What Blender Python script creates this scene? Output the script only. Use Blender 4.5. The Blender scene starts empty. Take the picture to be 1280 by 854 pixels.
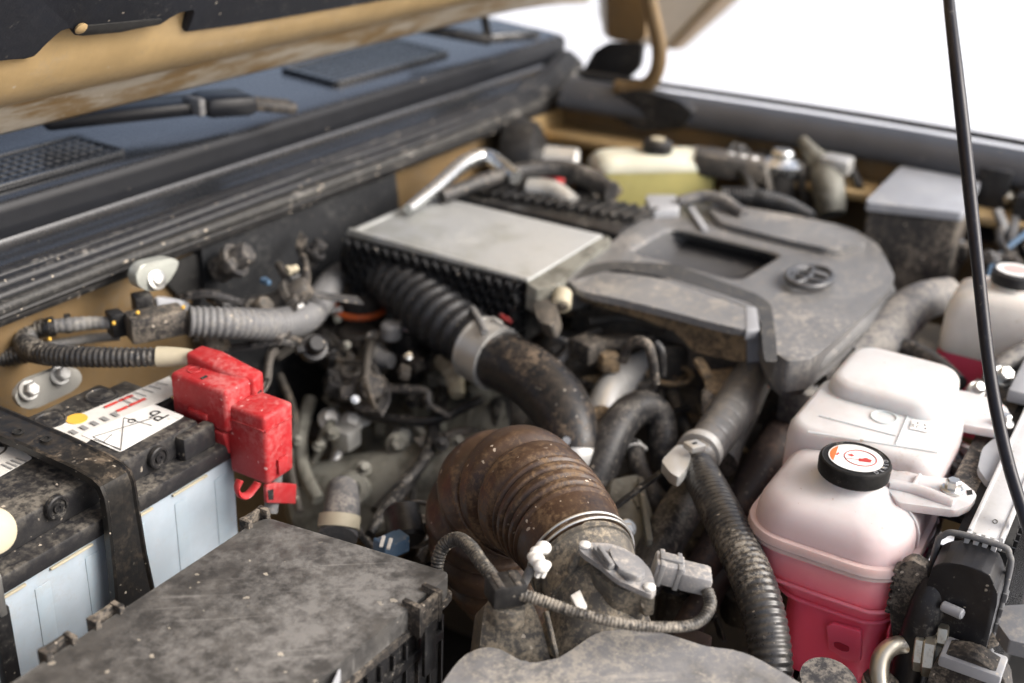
import bpy, bmesh, math, random
import numpy as np
from mathutils import Vector, Matrix
random.seed(7)
S = bpy.context.scene
COL = S.collection
# ------------------------------------------------------------------ camera, sky, sun, exposure
ZC = 1.55                                   # camera height over the snow (m)
FPX, PITCH, ROLL, YAW = 1500.0, math.radians(24.9), math.radians(2.5), math.radians(30.0)
_fh = Vector((math.cos(YAW), math.sin(YAW), 0)); _up = Vector((0, 0, 1))
FWD = (_fh*math.cos(PITCH) - _up*math.sin(PITCH)).normalized()
_r = FWD.cross(_up).normalized(); _u = _r.cross(FWD)
RIGHT = _r*math.cos(ROLL) + _u*math.sin(ROLL); UP = -_r*math.sin(ROLL) + _u*math.cos(ROLL)
CAM = Vector((0, 0, ZC))
cd = bpy.data.cameras.new('camera'); cam = bpy.data.objects.new('camera', cd); COL.objects.link(cam)
cd.sensor_width = 36.0; cd.lens = 36.0*FPX/1280.0; cd.clip_start = 0.02; cd.clip_end = 900
M3 = Matrix((RIGHT, UP, -FWD)).transposed()
cam.matrix_world = Matrix.Translation(CAM) @ M3.to_4x4()
cd.dof.use_dof = True; cd.dof.focus_distance = 0.915; cd.dof.aperture_fstop = 3.3; cd.dof.aperture_blades = 9
S.camera = cam
W = bpy.data.worlds.new('World'); S.world = W; W.use_nodes = True
SUN_DIR = Vector((0.25, -0.80, 0.62)).normalized()
nt = W.node_tree; bg = nt.nodes['Background']
sk = nt.nodes.new('ShaderNodeTexSky'); sk.sky_type = 'NISHITA'; sk.sun_disc = False
sk.sun_elevation = math.asin(SUN_DIR.z); sk.sun_rotation = math.atan2(SUN_DIR.x, SUN_DIR.y)
sk.air_density = 0.8; sk.dust_density = 6.0; sk.ozone_density = 1.0
hsv = nt.nodes.new('ShaderNodeHueSaturation'); hsv.inputs['Saturation'].default_value = .7   # thin overcast
nt.links.new(sk.outputs[0], hsv.inputs['Color']); nt.links.new(hsv.outputs[0], bg.inputs[0]); bg.inputs[1].default_value = 0.15
sl = bpy.data.lights.new('sun', 'SUN'); sun = bpy.data.objects.new('sun', sl); COL.objects.link(sun)
sl.energy = 1.3; sl.angle = math.radians(40); sl.color = (1, 1, 1)
sun.rotation_euler = SUN_DIR.to_track_quat('Z', 'Y').to_euler(); sun.location = (0, -3, 5)
S.view_settings.view_transform = 'Standard'; S.view_settings.look = 'None'
S.view_settings.exposure = 0.92; S.view_settings.gamma = 1.0
S.cycles.max_bounces = 8; S.cycles.use_denoising = True
# ------------------------------------------------------------------ placing helpers (photo pixel -> point at a known height in the bay)
def ray(u, v): return FWD + RIGHT*((u-640)/FPX) - UP*((v-427)/FPX)
def H(u, v, h):
    d = ray(u, v); return CAM + d*(-h/d.z)
def dep(p): return (p-CAM).dot(FWD)
def onplane(u, v, p0, n):
    d = ray(u, v); return CAM + d*((p0-CAM).dot(n)/d.dot(n))
def PX(u, v, x): return onplane(u, v, Vector((x, 0, 0)), Vector((1, 0, 0)))
def PY(u, v, y): return onplane(u, v, Vector((0, y, 0)), Vector((0, 1, 0)))
def mm(p, px): return px*dep(p)/FPX
Z = lambda h: ZC-h
# ------------------------------------------------------------------ objects
WL = {}
def thing(name, label, cat, loc, group=None):
    o = bpy.data.objects.new(name, None); COL.objects.link(o); o.empty_display_size = .02
    o.location = loc; o['label'] = label; o['category'] = cat; WL[o] = Vector(loc)
    if group: o['group'] = group
    return o
def mk(name, bm, mat, parent=None, ang=38, label=None, cat=None, group=None, kind=None):
    bmesh.ops.recalc_face_normals(bm, faces=bm.faces[:])
    me = bpy.data.meshes.new(name); 
    if parent is not None: off = WL[parent]
    else:
        c = [v.co for v in bm.verts]
        off = Vector((sum(p.x for p in c)/len(c), sum(p.y for p in c)/len(c), min(p.z for p in c)))
        if kind == 'structure': off = Vector((0, 0, 0))
    bmesh.ops.translate(bm, verts=bm.verts[:], vec=-off)
    bm.to_mesh(me); bm.free()
    for p in me.polygons: p.use_smooth = True
    me.set_sharp_from_angle(angle=math.radians(ang))
    me.materials.append(mat)
    o = bpy.data.objects.new(name, me); COL.objects.link(o)
    if parent is not None: o.parent = parent; WL[o] = WL[parent]
    else: o.location = off; WL[o] = off
    if label: o['label'] = label
    if cat: o['category'] = cat
    if group: o['group'] = group
    if kind: o['kind'] = kind
    return o
def B(): return bmesh.new()
def copyobj(o, parent, delta):
    c = o.copy(); COL.objects.link(c); c.parent = parent; c.location = o.location + delta; WL[c] = WL[parent]; return c
# ------------------------------------------------------------------ shapes
def _bev(bm, edges, r, seg):
    if r > 0: bmesh.ops.bevel(bm, geom=list(edges), offset=r, segments=seg, profile=.5, affect='EDGES', clamp_overlap=True)
def hexa(bm, c, bev=0, seg=2):
    v = [bm.verts.new(p) for p in c]; f = []
    for q in ((0,3,2,1), (4,5,6,7), (0,1,5,4), (1,2,6,5), (2,3,7,6), (3,0,4,7)): f.append(bm.faces.new([v[i] for i in q]))
    _bev(bm, {e for x in f for e in x.edges}, bev, seg)
def abox(bm, x0, x1, y0, y1, z0, z1, bev=0, seg=2):
    hexa(bm, [Vector(p) for p in ((x0,y0,z0),(x1,y0,z0),(x1,y1,z0),(x0,y1,z0),(x0,y0,z1),(x1,y0,z1),(x1,y1,z1),(x0,y1,z1))], bev, seg)
def obox(bm, c, a, b, d, bev=0, seg=2):
    hexa(bm, [c-a-b-d, c+a-b-d, c+a+b-d, c-a+b-d, c-a-b+d, c+a-b+d, c+a+b+d, c-a+b+d], bev, seg)
def bar(bm, p, q, w, t, bev=0, up=Vector((0,0,1))):
    a = (q-p)*.5; s = a.cross(up); 
    if s.length < 1e-6: s = a.cross(Vector((1,0,0)))
    s.normalize(); n = s.cross(a).normalized()
    obox(bm, (p+q)*.5, a, s*w*.5, n*t*.5, bev)
def plate(bm, pts, ext, bev=0, seg=3, top_only=False):
    ext = Vector(ext); t = [bm.verts.new(p) for p in pts]; b = [bm.verts.new(p+ext) for p in pts]; n = len(pts)
    ft = bm.faces.new(t); fb = bm.faces.new(b[::-1]); fs = []
    for i in range(n):
        j = (i+1) % n; fs.append(bm.faces.new([t[j], t[i], b[i], b[j]]))
    E = set(ft.edges)
    if not top_only:
        for f in fs: E |= set(f.edges)
    _bev(bm, E, bev, seg)
def rnd(pts, r=.35, n=3):
    """round a polygon's corners by cutting each with a small arc"""
    out = []; L = len(pts)
    for i in range(L):
        p, q, s = pts[i-1], pts[i], pts[(i+1) % L]
        a = q+(p-q)*r; b = q+(s-q)*r
        for k in range(n+1):
            t = k/n; out.append(a*(1-t)**2 + q*2*t*(1-t) + b*t*t)
    return out
def smooth_loop(pts, n=4):
    out = []; L = len(pts)
    for i in range(L):
        p0, p1, p2, p3 = pts[i-1], pts[i], pts[(i+1) % L], pts[(i+2) % L]
        for k in range(n):
            t = k/n
            out.append(.5*((2*p1)+(p2-p0)*t+(2*p0-5*p1+4*p2-p3)*t*t+(3*p1-p0-3*p2+p3)*t**3))
    return out
def loft(bm, rings, cap0=True, cap1=True):
    R = [[bm.verts.new(p) for p in r] for r in rings]; n = len(rings[0])
    for a, b in zip(R, R[1:]):
        for i in range(n):
            j = (i+1) % n; bm.faces.new([a[i], a[j], b[j], b[i]])
    if cap0: bm.faces.new(R[0][::-1])
    if cap1: bm.faces.new(R[-1])
def rrect(cx, cy, hx, hy, r, z, n=5):
    o = []
    for sx, sy, a0 in ((1,1,0), (-1,1,90), (-1,-1,180), (1,-1,270)):
        for k in range(n+1):
            a = math.radians(a0+90*k/n); o.append(Vector((cx+sx*(hx-r)+r*math.cos(a), cy+sy*(hy-r)+r*math.sin(a), z)))
    return o
def frame(ax):
    ax = ax.normalized(); t = Vector((0,0,1)) if abs(ax.z) < .9 else Vector((1,0,0))
    a = ax.cross(t).normalized(); return a, ax.cross(a).normalized()
def lathe(bm, o, ax, prof, seg=28, rip=0, ripn=0):
    a, b = frame(ax); ax = ax.normalized(); rings = []
    for r, t in prof:
        rings.append([o+ax*t+(a*math.cos(2*math.pi*k/seg)+b*math.sin(2*math.pi*k/seg))*max(r, 1e-5)*(1+(rip if (k % 2) else 0)) for k in range(seg)])
    loft(bm, rings)
def cyl(bm, p, q, r, seg=20, ch=.0):
    L = (q-p).length; ch = min(ch, r*.5, L*.4)
    lathe(bm, p, q-p, [(r-ch, 0), (r, ch), (r, L-ch), (r-ch, L)] if ch > 0 else [(r, 0), (r, L)], seg)
def hexbolt(bm, p, ax, r, hgt, washer=True):
    ax = ax.normalized()
    if washer: lathe(bm, p, ax, [(r*1.45, 0), (r*1.45, hgt*.2), (r*1.3, hgt*.28)], 20)
    lathe(bm, p+ax*hgt*.25, ax, [(r, 0), (r, hgt*.62), (r*.8, hgt*.75)], 6)
def cr(P, closed=False, n=24):
    P = [np.array(p, float) for p in P]; out = []; L = len(P)
    for i in range(L if closed else L-1):
        if closed: a, b, c, d = P[i-1], P[i], P[(i+1) % L], P[(i+2) % L]
        else:
            b, c = P[i], P[i+1]; a = P[i-1] if i > 0 else 2*b-c; d = P[i+2] if i+2 < L else 2*c-b
        for k in range(n):
            t = k/n; out.append(.5*(2*b+(c-a)*t+(2*a-5*b+4*c-d)*t*t+(3*b-a-3*c+d)*t**3))
    if not closed: out.append(P[-1])
    return np.array(out)
def tube(bm, pts, rad, seg=16, step=.004, prof=None, closed=False, cap=True, flat=1.0, flatdir=None, wob=0):
    """pts Vectors, rad list (m): swept tube; prof(s) multiplies the radius along the length"""
    P = cr([list(p)+[r] for p, r in zip(pts, rad)], closed)
    if closed: P = np.vstack([P, P[:1]])
    sg = np.r_[0, np.cumsum(np.linalg.norm(np.diff(P[:, :3], axis=0), axis=1))]
    N = max(3, int(sg[-1]/step)); s = np.linspace(0, sg[-1], N+1)
    Q = np.stack([np.interp(s, sg, P[:, k]) for k in range(4)], 1)
    if closed: Q = Q[:-1]; s = s[:-1]
    C = [Vector(q[:3]) for q in Q]; n = len(C); rings = []; up = None
    for i in range(n):
        t = (C[(i+1) % n]-C[i-1]) if closed else (C[min(i+1, n-1)]-C[max(i-1, 0)])
        t.normalize()
        if flatdir is not None: up = flatdir-t*flatdir.dot(t)
        elif up is None: up = frame(t)[0]
        else: up = up-t*up.dot(t)
        up.normalize(); b = t.cross(up); r = Q[i][3]*(prof(s[i]) if prof else 1)
        rings.append([C[i]+(up*math.cos(2*math.pi*k/seg)*flat+b*math.sin(2*math.pi*k/seg))*r for k in range(seg)])
    if closed: rings.append(rings[0]); 
    loft(bm, rings, cap and not closed, cap and not closed)
    if closed: bmesh.ops.remove_doubles(bm, verts=bm.verts[:], dist=1e-7)
def T(bm, q, **k):
    """q = (u, v, h, radius in photo pixels)"""
    pts = [H(a[0], a[1], a[2]) for a in q]; tube(bm, pts, [mm(p, a[3]) for p, a in zip(pts, q)], **k); return pts
def ribs(pitch, amp, sharp=1.0):
    return lambda s: 1+amp*math.tanh(sharp*2*math.sin(2*math.pi*s/pitch))
def flatten_text(s, size, ext, M):
    cu = bpy.data.curves.new('t', 'FONT'); cu.body = s; cu.size = size; cu.extrude = ext; cu.resolution_u = 3; cu.align_x = 'CENTER'; cu.align_y = 'CENTER'
    o = bpy.data.objects.new('t', cu); COL.objects.link(o)
    me = bpy.data.meshes.new_from_object(o.evaluated_get(bpy.context.evaluated_depsgraph_get()))
    bm = B(); bm.from_mesh(me); bmesh.ops.transform(bm, matrix=M, verts=bm.verts[:])
    bpy.data.objects.remove(o); bpy.data.curves.remove(cu); bpy.data.meshes.remove(me)
    return bm
# ------------------------------------------------------------------ materials
DUST = (.262, .243, .214)
def mat(name, base, rough=.5, metal=0, dust=.3, dcol=DUST, scale=14, spk=.14, spcol=(.5, .44, .36), bump=.15, base2=None, b2=.5, b2scale=9,
        up=.4, spscale=260, scr=0, zg=None, grain=.75, coat=0, sss=0, sssc=None, fine=1.0, spec=.36, streak=None, trans=0):
    m = bpy.data.materials.new(name); m.use_nodes = True; t = m.node_tree; n = t.nodes; L = t.links.new; bs = n['Principled BSDF']
    def math_(op, a, b=None, c=None, clamp=False):
        x = n.new('ShaderNodeMath'); x.operation = op; x.use_clamp = clamp
        for i, q in enumerate((a, b, c)):
            if q is None: continue
            if isinstance(q, (int, float)): x.inputs[i].default_value = q
            else: L(q, x.inputs[i])
        return x.outputs[0]
    def noise(sc, det=5, ro=.6, vec=None, off=0):
        x = n.new('ShaderNodeTexNoise'); x.inputs['Scale'].default_value = sc; x.inputs['Detail'].default_value = det; x.inputs['Roughness'].default_value = ro
        mp = n.new('ShaderNodeMapping'); mp.inputs['Location'].default_value = (off, off*.7, -off)
        L(vec or tc.outputs['Object'], mp.inputs[0]); L(mp.outputs[0], x.inputs['Vector']); return x.outputs[0]
    def ramp(v, a, b):
        x = n.new('ShaderNodeMapRange'); x.inputs[1].default_value = a; x.inputs[2].default_value = b; x.interpolation_type = 'SMOOTHSTEP'; L(v, x.inputs[0]); return x.outputs[0]
    def mix(f, a, b):
        x = n.new('ShaderNodeMix'); x.data_type = 'RGBA'; L(f, x.inputs[0]) if not isinstance(f, float) else None
        for i, q in ((6, a), (7, b)):
            if isinstance(q, tuple): x.inputs[i].default_value = (*q, 1)
            else: L(q, x.inputs[i])
        return x.outputs[2]
    tc = n.new('ShaderNodeTexCoord')
    vec = None
    if streak:
        mp = n.new('ShaderNodeMapping'); mp.inputs['Scale'].default_value = streak; L(tc.outputs['Object'], mp.inputs[0]); vec = mp.outputs[0]
    seed = random.uniform(0, 9)
    col = base
    n1 = noise(scale, 7, .68, vec, seed); nf = noise(scale*9, 5, .7, vec, seed+3)
    if base2: col = mix(ramp(noise(b2scale, 5, .6, vec, seed+5), .62-b2*.35, .78-b2*.25), col, base2)
    else: col = mix(ramp(noise(b2scale*1.7, 4, .6, None, seed+6), .3, .75), tuple(c*.86 for c in base), tuple(min(1, c*1.1) for c in base))
    f = None
    if dust > 0:
        geo = n.new('ShaderNodeNewGeometry'); sx = n.new('ShaderNodeSeparateXYZ'); L(geo.outputs['Normal'], sx.inputs[0])
        upf = math_('MULTIPLY_ADD', ramp(sx.outputs[2], -.2, .9), up, 1-up)
        n3 = noise(330, 3, .65, None, seed+2)
        mm_ = math_('ADD', math_('MULTIPLY_ADD', nf, .55, -.275), math_('MULTIPLY_ADD', n3, .75*grain, -.375*grain))
        d1 = ramp(math_('ADD', n1, mm_), .67-dust*.34-.05*(1-grain), .80-dust*.20+.06*(1-grain)); d2 = ramp(math_('ADD', nf, math_('MULTIPLY_ADD', n3, .5*grain, -.25*grain)), .38, .62)
        f = math_('MULTIPLY', math_('MULTIPLY_ADD', d1, .65*fine+.2, math_('MULTIPLY', d2, .30*dust*fine+.10*dust)), upf, clamp=True)
        f = math_('MULTIPLY', f, min(1, .45+dust*.6), clamp=True)
        col = mix(f, col, dcol)
    if spk > 0:
        vo = n.new('ShaderNodeTexVoronoi'); vo.inputs['Scale'].default_value = spscale; vo.inputs['Randomness'].default_value = 1
        nz = n.new('ShaderNodeVectorMath'); nz.operation = 'MULTIPLY_ADD'; nn = n.new('ShaderNodeTexNoise'); nn.inputs['Scale'].default_value = spscale*1.3
        L(tc.outputs['Object'], nn.inputs['Vector']); L(nn.outputs[1], nz.inputs[0]); nz.inputs[1].default_value = (.9/spscale,)*3; L(tc.outputs['Object'], nz.inputs[2])
        L(nz.outputs[0], vo.inputs['Vector'])
        sc_ = n.new('ShaderNodeSeparateColor'); L(vo.outputs['Color'], sc_.inputs[0])
        size = math_('MULTIPLY', math_('POWER', sc_.outputs[0], 5.0), .40)
        hit = math_('MULTIPLY', math_('LESS_THAN', vo.outputs['Distance'], size), math_('GREATER_THAN', sc_.outputs[1], 1-spk))
        hit = math_('MULTIPLY', hit, ramp(noise(scale*1.5, 3, .5, None, seed+8), .35, .6))
        col = mix(math_('MULTIPLY', hit, .75), col, spcol)
        f = math_('MAXIMUM', f, hit) if f is not None else hit
    if scr:
        mp2 = n.new('ShaderNodeMapping'); mp2.inputs['Rotation'].default_value = (0, 0, .9); L(tc.outputs['Object'], mp2.inputs[0])
        mp3 = n.new('ShaderNodeMapping'); mp3.inputs['Scale'].default_value = (7, 110, 30); L(mp2.outputs[0], mp3.inputs[0])
        q1 = n.new('ShaderNodeTexNoise'); q1.inputs['Scale'].default_value = 1.0; q1.inputs['Detail'].default_value = 3; L(mp3.outputs[0], q1.inputs['Vector'])
        col = mix(math_('MULTIPLY', math_('MULTIPLY', ramp(q1.outputs[0], .60, .72), ramp(n1, .35, .6)), scr), col, tuple(min(1, c*1.5) for c in dcol))
    if zg:                                                  # liquid tint seen through the plastic: (height fully tinted, height clear, colour)
        sz = n.new('ShaderNodeSeparateXYZ'); L(n.new('ShaderNodeNewGeometry').outputs['Position'], sz.inputs[0])
        mr = n.new('ShaderNodeMapRange'); mr.interpolation_type = 'SMOOTHSTEP'; mr.inputs[1].default_value = zg[0]; mr.inputs[2].default_value = zg[1]; mr.inputs[3].default_value = 1; mr.inputs[4].default_value = 0
        L(sz.outputs[2], mr.inputs[0]); col = mix(mr.outputs[0], col, zg[2])
    if isinstance(col, tuple): bs.inputs['Base Color'].default_value = (*col, 1)
    else: L(col, bs.inputs['Base Color'])
    r0 = math_('MULTIPLY_ADD', nf, .22, rough-.11, clamp=True)
    if f is not None:
        x = n.new('ShaderNodeMix'); L(f, x.inputs[0]); L(r0, x.inputs[2]); x.inputs[3].default_value = .88; r0 = x.outputs[0]
        if metal:
            L(math_('MULTIPLY_ADD', f, -metal, metal, clamp=True), bs.inputs['Metallic'])
    elif metal: bs.inputs['Metallic'].default_value = metal
    L(r0, bs.inputs['Roughness'])
    bs.inputs['Specular IOR Level'].default_value = spec
    if coat: bs.inputs['Coat Weight'].default_value = coat; bs.inputs['Coat Roughness'].default_value = .12
    if sss:
        bs.inputs['Subsurface Weight'].default_value = sss; bs.inputs['Subsurface Radius'].default_value = (1, .6, .5); bs.inputs['Subsurface Scale'].default_value = .02
    if bump:
        bp = n.new('ShaderNodeBump'); bp.inputs['Strength'].default_value = bump; bp.inputs['Distance'].default_value = .0012
        L(math_('ADD', nf, math_('MULTIPLY', noise(scale*40, 3, .6, None, seed+4), .35)), bp.inputs['Height']); L(bp.outputs[0], bs.inputs['Normal'])
    if trans:                                               # light passing through the plastic wall
        tr = n.new('ShaderNodeBsdfTranslucent'); ms = n.new('ShaderNodeMixShader'); ms.inputs[0].default_value = trans
        L(col, tr.inputs[0]) if not isinstance(col, tuple) else None
        L(bs.outputs[0], ms.inputs[1]); L(tr.outputs[0], ms.inputs[2]); L(ms.outputs[0], n['Material Output'].inputs[0])
    return m
m_snow = mat('snow', (.62, .63, .65), .8, dust=0, spk=0, bump=.5, b2scale=.3, scale=.8)
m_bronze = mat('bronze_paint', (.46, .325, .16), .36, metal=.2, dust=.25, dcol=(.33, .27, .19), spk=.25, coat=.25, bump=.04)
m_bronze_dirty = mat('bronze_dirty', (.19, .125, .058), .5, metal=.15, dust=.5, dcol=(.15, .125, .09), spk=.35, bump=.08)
m_mud = mat('dried_mud', (.36, .31, .25), .9, dust=.5, spk=.3, bump=.5, base2=(.5, .46, .4))
m_pad = mat('hood_pad', (.012, .014, .02), .75, dust=.12, spk=.12, bump=.35)
m_cowl = mat('cowl_plastic', (.014, .0155, .0185), .27, dust=0, spk=.04, bump=.0, spec=.8, coat=.4)
m_ridge = mat('cowl_ridge', (.010, .011, .014), .34, dust=0, spk=.04, bump=.0, spec=.25)
m_seal = mat('rubber_seal', (.013, .014, .017), .34, spec=.35, dust=.16, dcol=(.3, .28, .25), spk=.3, bump=.2, scale=20)
m_glass = mat('windscreen_glass', (.03, .04, .05), .06, dust=.05, spk=.05, bump=0, spec=.9)
m_black = mat('black_plastic', (.011, .011, .012), .42, spec=.32, dust=.24, spk=.25, bump=.12)
m_blackdusty = mat('black_dusty', (.022, .021, .021), .55, dust=.62, dcol=(.235, .2, .16), spk=.4, bump=.2)
m_blackclean = mat('black_clean', (.012, .012, .014), .4, dust=.12, spk=.12, bump=.06)
m_lid = mat('fuse_lid_plastic', (.045, .044, .043), .5, dust=.64, dcol=(.185, .18, .172), spk=.3, spcol=(.42, .38, .31), bump=.25, scale=9, base2=(.075, .072, .068), b2scale=26, spscale=150, scr=.55, grain=.22)
m_air = mat('air_cleaner_grey', (.17, .17, .175), .58, dust=.6, dcol=(.32, .295, .255), spk=.3, bump=.3, spscale=160, scr=.5, base2=(.1,.098,.095), b2scale=20)
m_housing = mat('sensor_housing_plastic', (.08, .075, .068), .52, dust=.7, dcol=(.33, .28, .205), spk=.35, bump=.2)
m_sensor = mat('sensor_plastic', (.19, .19, .195), .46, dust=.5, dcol=(.42, .385, .34), spk=.3, bump=.12)
m_cover = mat('engine_cover_plastic', (.135, .136, .138), .36, dust=.42, dcol=(.35, .325, .29), spk=.12, bump=.10, scr=.15, grain=.7)
m_coverdark = mat('engine_cover_dark', (.04, .041, .043), .5, dust=.34, dcol=(.2, .185, .16), spk=.35, bump=.18)
m_rail = mat('rail_trim', (.045, .048, .056), .42, dust=0, spk=.04, bump=0, spec=.4)
m_boltgrey = mat('dusty_bolt', (.34, .34, .33), .42, metal=.6, dust=.4, spk=.2, bump=.1)
m_pipealu = mat('satin_pipe', (.55, .55, .54), .33, metal=.45, dust=.2, spk=.15, bump=.04)
m_coverlip = mat('engine_cover_lip', (.17, .172, .176), .42, dust=.5, dcol=(.36, .33, .285), spk=.4, bump=.15)
m_coverdirt = mat('engine_cover_muddy', (.09, .07, .05), .75, dust=.9, dcol=(.3, .215, .125), spk=.5, bump=.35, up=0)
m_alu = mat('aluminium', (.62, .62, .6), .42, metal=.75, dust=.35, dcol=(.4, .38, .34), spk=.15, bump=.06, scale=9)
m_aluplate = mat('cooler_plate', (.44, .452, .452), .42, metal=.4, dust=.4, dcol=(.34, .342, .33), spk=.15, bump=.06, scale=9, base2=(.34, .345, .32), b2scale=12, scr=.25)
m_steel = mat('steel', (.6, .6, .58), .32, metal=.9, dust=.15, spk=.1, bump=.05)
m_brightpipe = mat('plated_pipe', (.72, .74, .74), .25, metal=.95, dust=.1, spk=.1, bump=.03)
m_dullmetal = mat('dull_cast_metal', (.2, .2, .175), .6, metal=.2, dust=.45, dcol=(.17, .155, .125), base2=(.09, .088, .075), b2scale=30, spk=.3, bump=.4)
m_darkmetal = mat('dark_metal', (.075, .07, .064), .5, metal=.3, dust=.45, dcol=(.2, .165, .125), spk=.3, bump=.3)
m_rubber = mat('rubber_hose', (.022, .022, .024), .45, spec=.38, dust=.5, dcol=(.21, .19, .165), spk=.45, bump=.15)
m_elbow = mat('elbow_hose', (.015, .016, .018), .36, dust=.40, dcol=(.19, .14, .095), spk=.35, spcol=(.45, .41, .36), bump=.2, scale=13, up=.2)
m_bellows = mat('rusty_bellows', (.02, .0135, .012), .40, dust=.45, dcol=(.185, .118, .064), spk=.45, spcol=(.55, .47, .38), bump=.2, base2=(.05, .028, .018), scale=12, spscale=210, up=.1, b2=.75, b2scale=16)
m_conduit = mat('black_conduit', (.027, .027, .028), .3, dust=.34, dcol=(.32, .285, .23), spk=.2, bump=.05, spec=.5)
m_greyconduit = mat('grey_conduit', (.13, .132, .137), .5, dust=.45, dcol=(.27, .255, .225), spk=.3, bump=.1)
m_tape = mat('grey_foil_tape', (.2, .2, .2), .38, metal=.55, dust=.5, dcol=(.26, .215, .165), spk=.3, bump=.15)
m_cream = mat('cream_plastic', (.44, .395, .29), .5, dust=.2, spk=.2, spcol=(.2, .15, .1), bump=.08)
m_battery = mat('battery_case', (.35, .405, .455), .40, dust=.3, dcol=(.33, .34, .34), spk=.12, spcol=(.4, .37, .32), bump=.04, sss=.3, scale=9)
m_batlid = mat('battery_lid', (.018, .018, .020), .42, dust=.55, dcol=(.165, .15, .125), spk=.3, bump=.18, up=.9, scale=18, grain=.3)
m_red = mat('red_cover', (.37, .018, .022), .5, grain=.3, dust=.5, dcol=(.45, .15, .145), spk=.3, spcol=(.62, .42, .4), bump=.08, sss=.15, up=.2, scale=20)
m_label = mat('label_paper', (.62, .61, .58), .45, dust=.3, dcol=(.36, .33, .29), spk=.14, spcol=(.25, .2, .15), bump=.03)
m_labelwhite = mat('label_white', (.78, .78, .76), .4, dust=.12, spk=.15, spcol=(.3, .26, .2), bump=.02)
m_ink = mat('black_ink', (.02, .02, .02), .5, dust=0, spk=0, bump=0)
m_redink = mat('red_ink', (.5, .05, .04), .5, dust=0, spk=0, bump=0)
m_greyink = mat('grey_ink', (.25, .25, .25), .5, dust=0, spk=0, bump=0)
m_orangeink = mat('orange_ink', (.8, .16, .04), .45, dust=0, spk=0, bump=0)
m_yellowink = mat('yellow_ink', (.7, .42, .06), .45, dust=.2, spk=0, bump=0)
m_tank = mat('tank_plastic', (.63, .63, .63), .33, trans=.08, dust=.12, dcol=(.45, .38, .33), spk=.06, spcol=(.3, .2, .12), bump=.03, sss=.5, zg=(ZC-.550, ZC-.485, (.72, .51, .51)), base2=(.56, .545, .54), b2scale=16)
m_tankflange = mat('tank_flange', (.60, .43, .41), .4, dust=.2, dcol=(.5, .38, .33), spk=.1, bump=.03, sss=.4)
m_coolant = mat('coolant_tank_pink', (.95, .46, .48), .36, trans=.10, dust=.08, dcol=(.65, .3, .3), spk=.08, spcol=(.8, .4, .42), bump=.03, sss=.7, zg=(ZC-.60, ZC-.53, (.99, .11, .185)))
m_cap = mat('cap_black', (.007, .007, .007), .5, spec=.2, dust=.15, spk=.15, bump=.1)
m_brake = mat('brake_tank_plastic', (.55, .54, .44), .4, dust=.15, spk=.05, bump=.03, sss=.3)
m_brakefluid = mat('brake_fluid', (.42, .38, .15), .4, dust=.1, spk=.05, bump=.03, sss=.2)
m_whitealu = mat('white_alu', (.66, .66, .655), .42, metal=.3, dust=.3, dcol=(.4, .37, .33), spk=.2, bump=.05)
m_brass = mat('zinc_brass', (.62, .575, .47), .33, metal=.9, dust=.2, spk=.15, bump=.05)
m_greyplate = mat('grey_plastic', (.3, .31, .33), .5, dust=.25, dcol=(.4, .38, .35), spk=.1, bump=.06)
m_orange = mat('orange_plastic', (.6, .11, .02), .5, dust=.3, spk=.1, bump=.06)
m_white = mat('white_plastic', (.74, .73, .69), .45, dust=.25, dcol=(.4, .34, .26), spk=.2, bump=.05)
m_blue = mat('blue_plastic', (.06, .12, .2), .45, dust=.25, spk=.2, bump=.05)
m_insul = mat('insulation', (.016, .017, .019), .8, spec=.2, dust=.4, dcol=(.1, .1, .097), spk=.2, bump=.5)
m_dark = mat('dark_bay', (.012, .012, .012), .8, dust=.2, spk=0, bump=.2)
m_fin = mat('fin_plastic', (.018, .019, .021), .4, dust=.22, dcol=(.17, .16, .15), spk=.2, bump=.05)
# ------------------------------------------------------------------ setting: snow outside, dark floor of the bay
bm = B(); bmesh.ops.create_grid(bm, x_segments=60, y_segments=60, size=300)
for v in bm.verts: v.co.z = .02*math.sin(v.co.x*.31+1)*math.cos(v.co.y*.23)
mk('snowy_ground', bm, m_snow, kind='structure')
bm = B(); abox(bm, .26, 1.64, -.05, .9, Z(1.1), Z(1.08))
mk('undertray', bm, m_dark, label='dark undertray closing the bottom of the engine bay', cat='undertray')

# ------------------------------------------------------------------ body panels round the bay
def sweepx(bm, prof, x0, x1, n=1):
    loft(bm, [[Vector((x0+(x1-x0)*i/n, y, Z(h))) for y, h in prof] for i in range(n+1)])
t = thing('firewall', 'bronze painted firewall under the black cowl seal at the back of the bay', 'firewall', (.95, .92, Z(1.0)))
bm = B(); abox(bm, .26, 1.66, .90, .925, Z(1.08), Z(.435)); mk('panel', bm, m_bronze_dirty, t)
bm = B(); abox(bm, .26, 1.66, .879, .90, Z(.458), Z(.4505), .002); mk('flange', bm, m_black, t)
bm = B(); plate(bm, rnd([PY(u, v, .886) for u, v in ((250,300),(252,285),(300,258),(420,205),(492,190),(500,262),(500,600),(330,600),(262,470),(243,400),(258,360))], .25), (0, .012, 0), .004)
mk('insulation_mat_shade', bm, m_insul, t)  # real mat, extended and darkened so its colour supplies the black void too
bm = B(); plate(bm, [PY(u, v, .893) for u, v in ((213,330),(262,310),(262,372),(226,374),(205,352))], (0, .005, 0), .002); mk('opening_shade', bm, m_dark, t)  # dark plate standing in for the shade inside a hole
bm = B(); plate(bm, rnd([PY(u, v, .90) for u, v in ((640,150),(690,120),(700,170),(665,205),(630,200))], .3), (0, -.02, 0), .006); mk('pressed_boss', bm, m_bronze, t)
bm = B(); abox(bm, .3, .62, .80, .9, Z(.60), Z(.565), .01); mk('ledge', bm, m_bronze_dirty, t)
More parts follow.
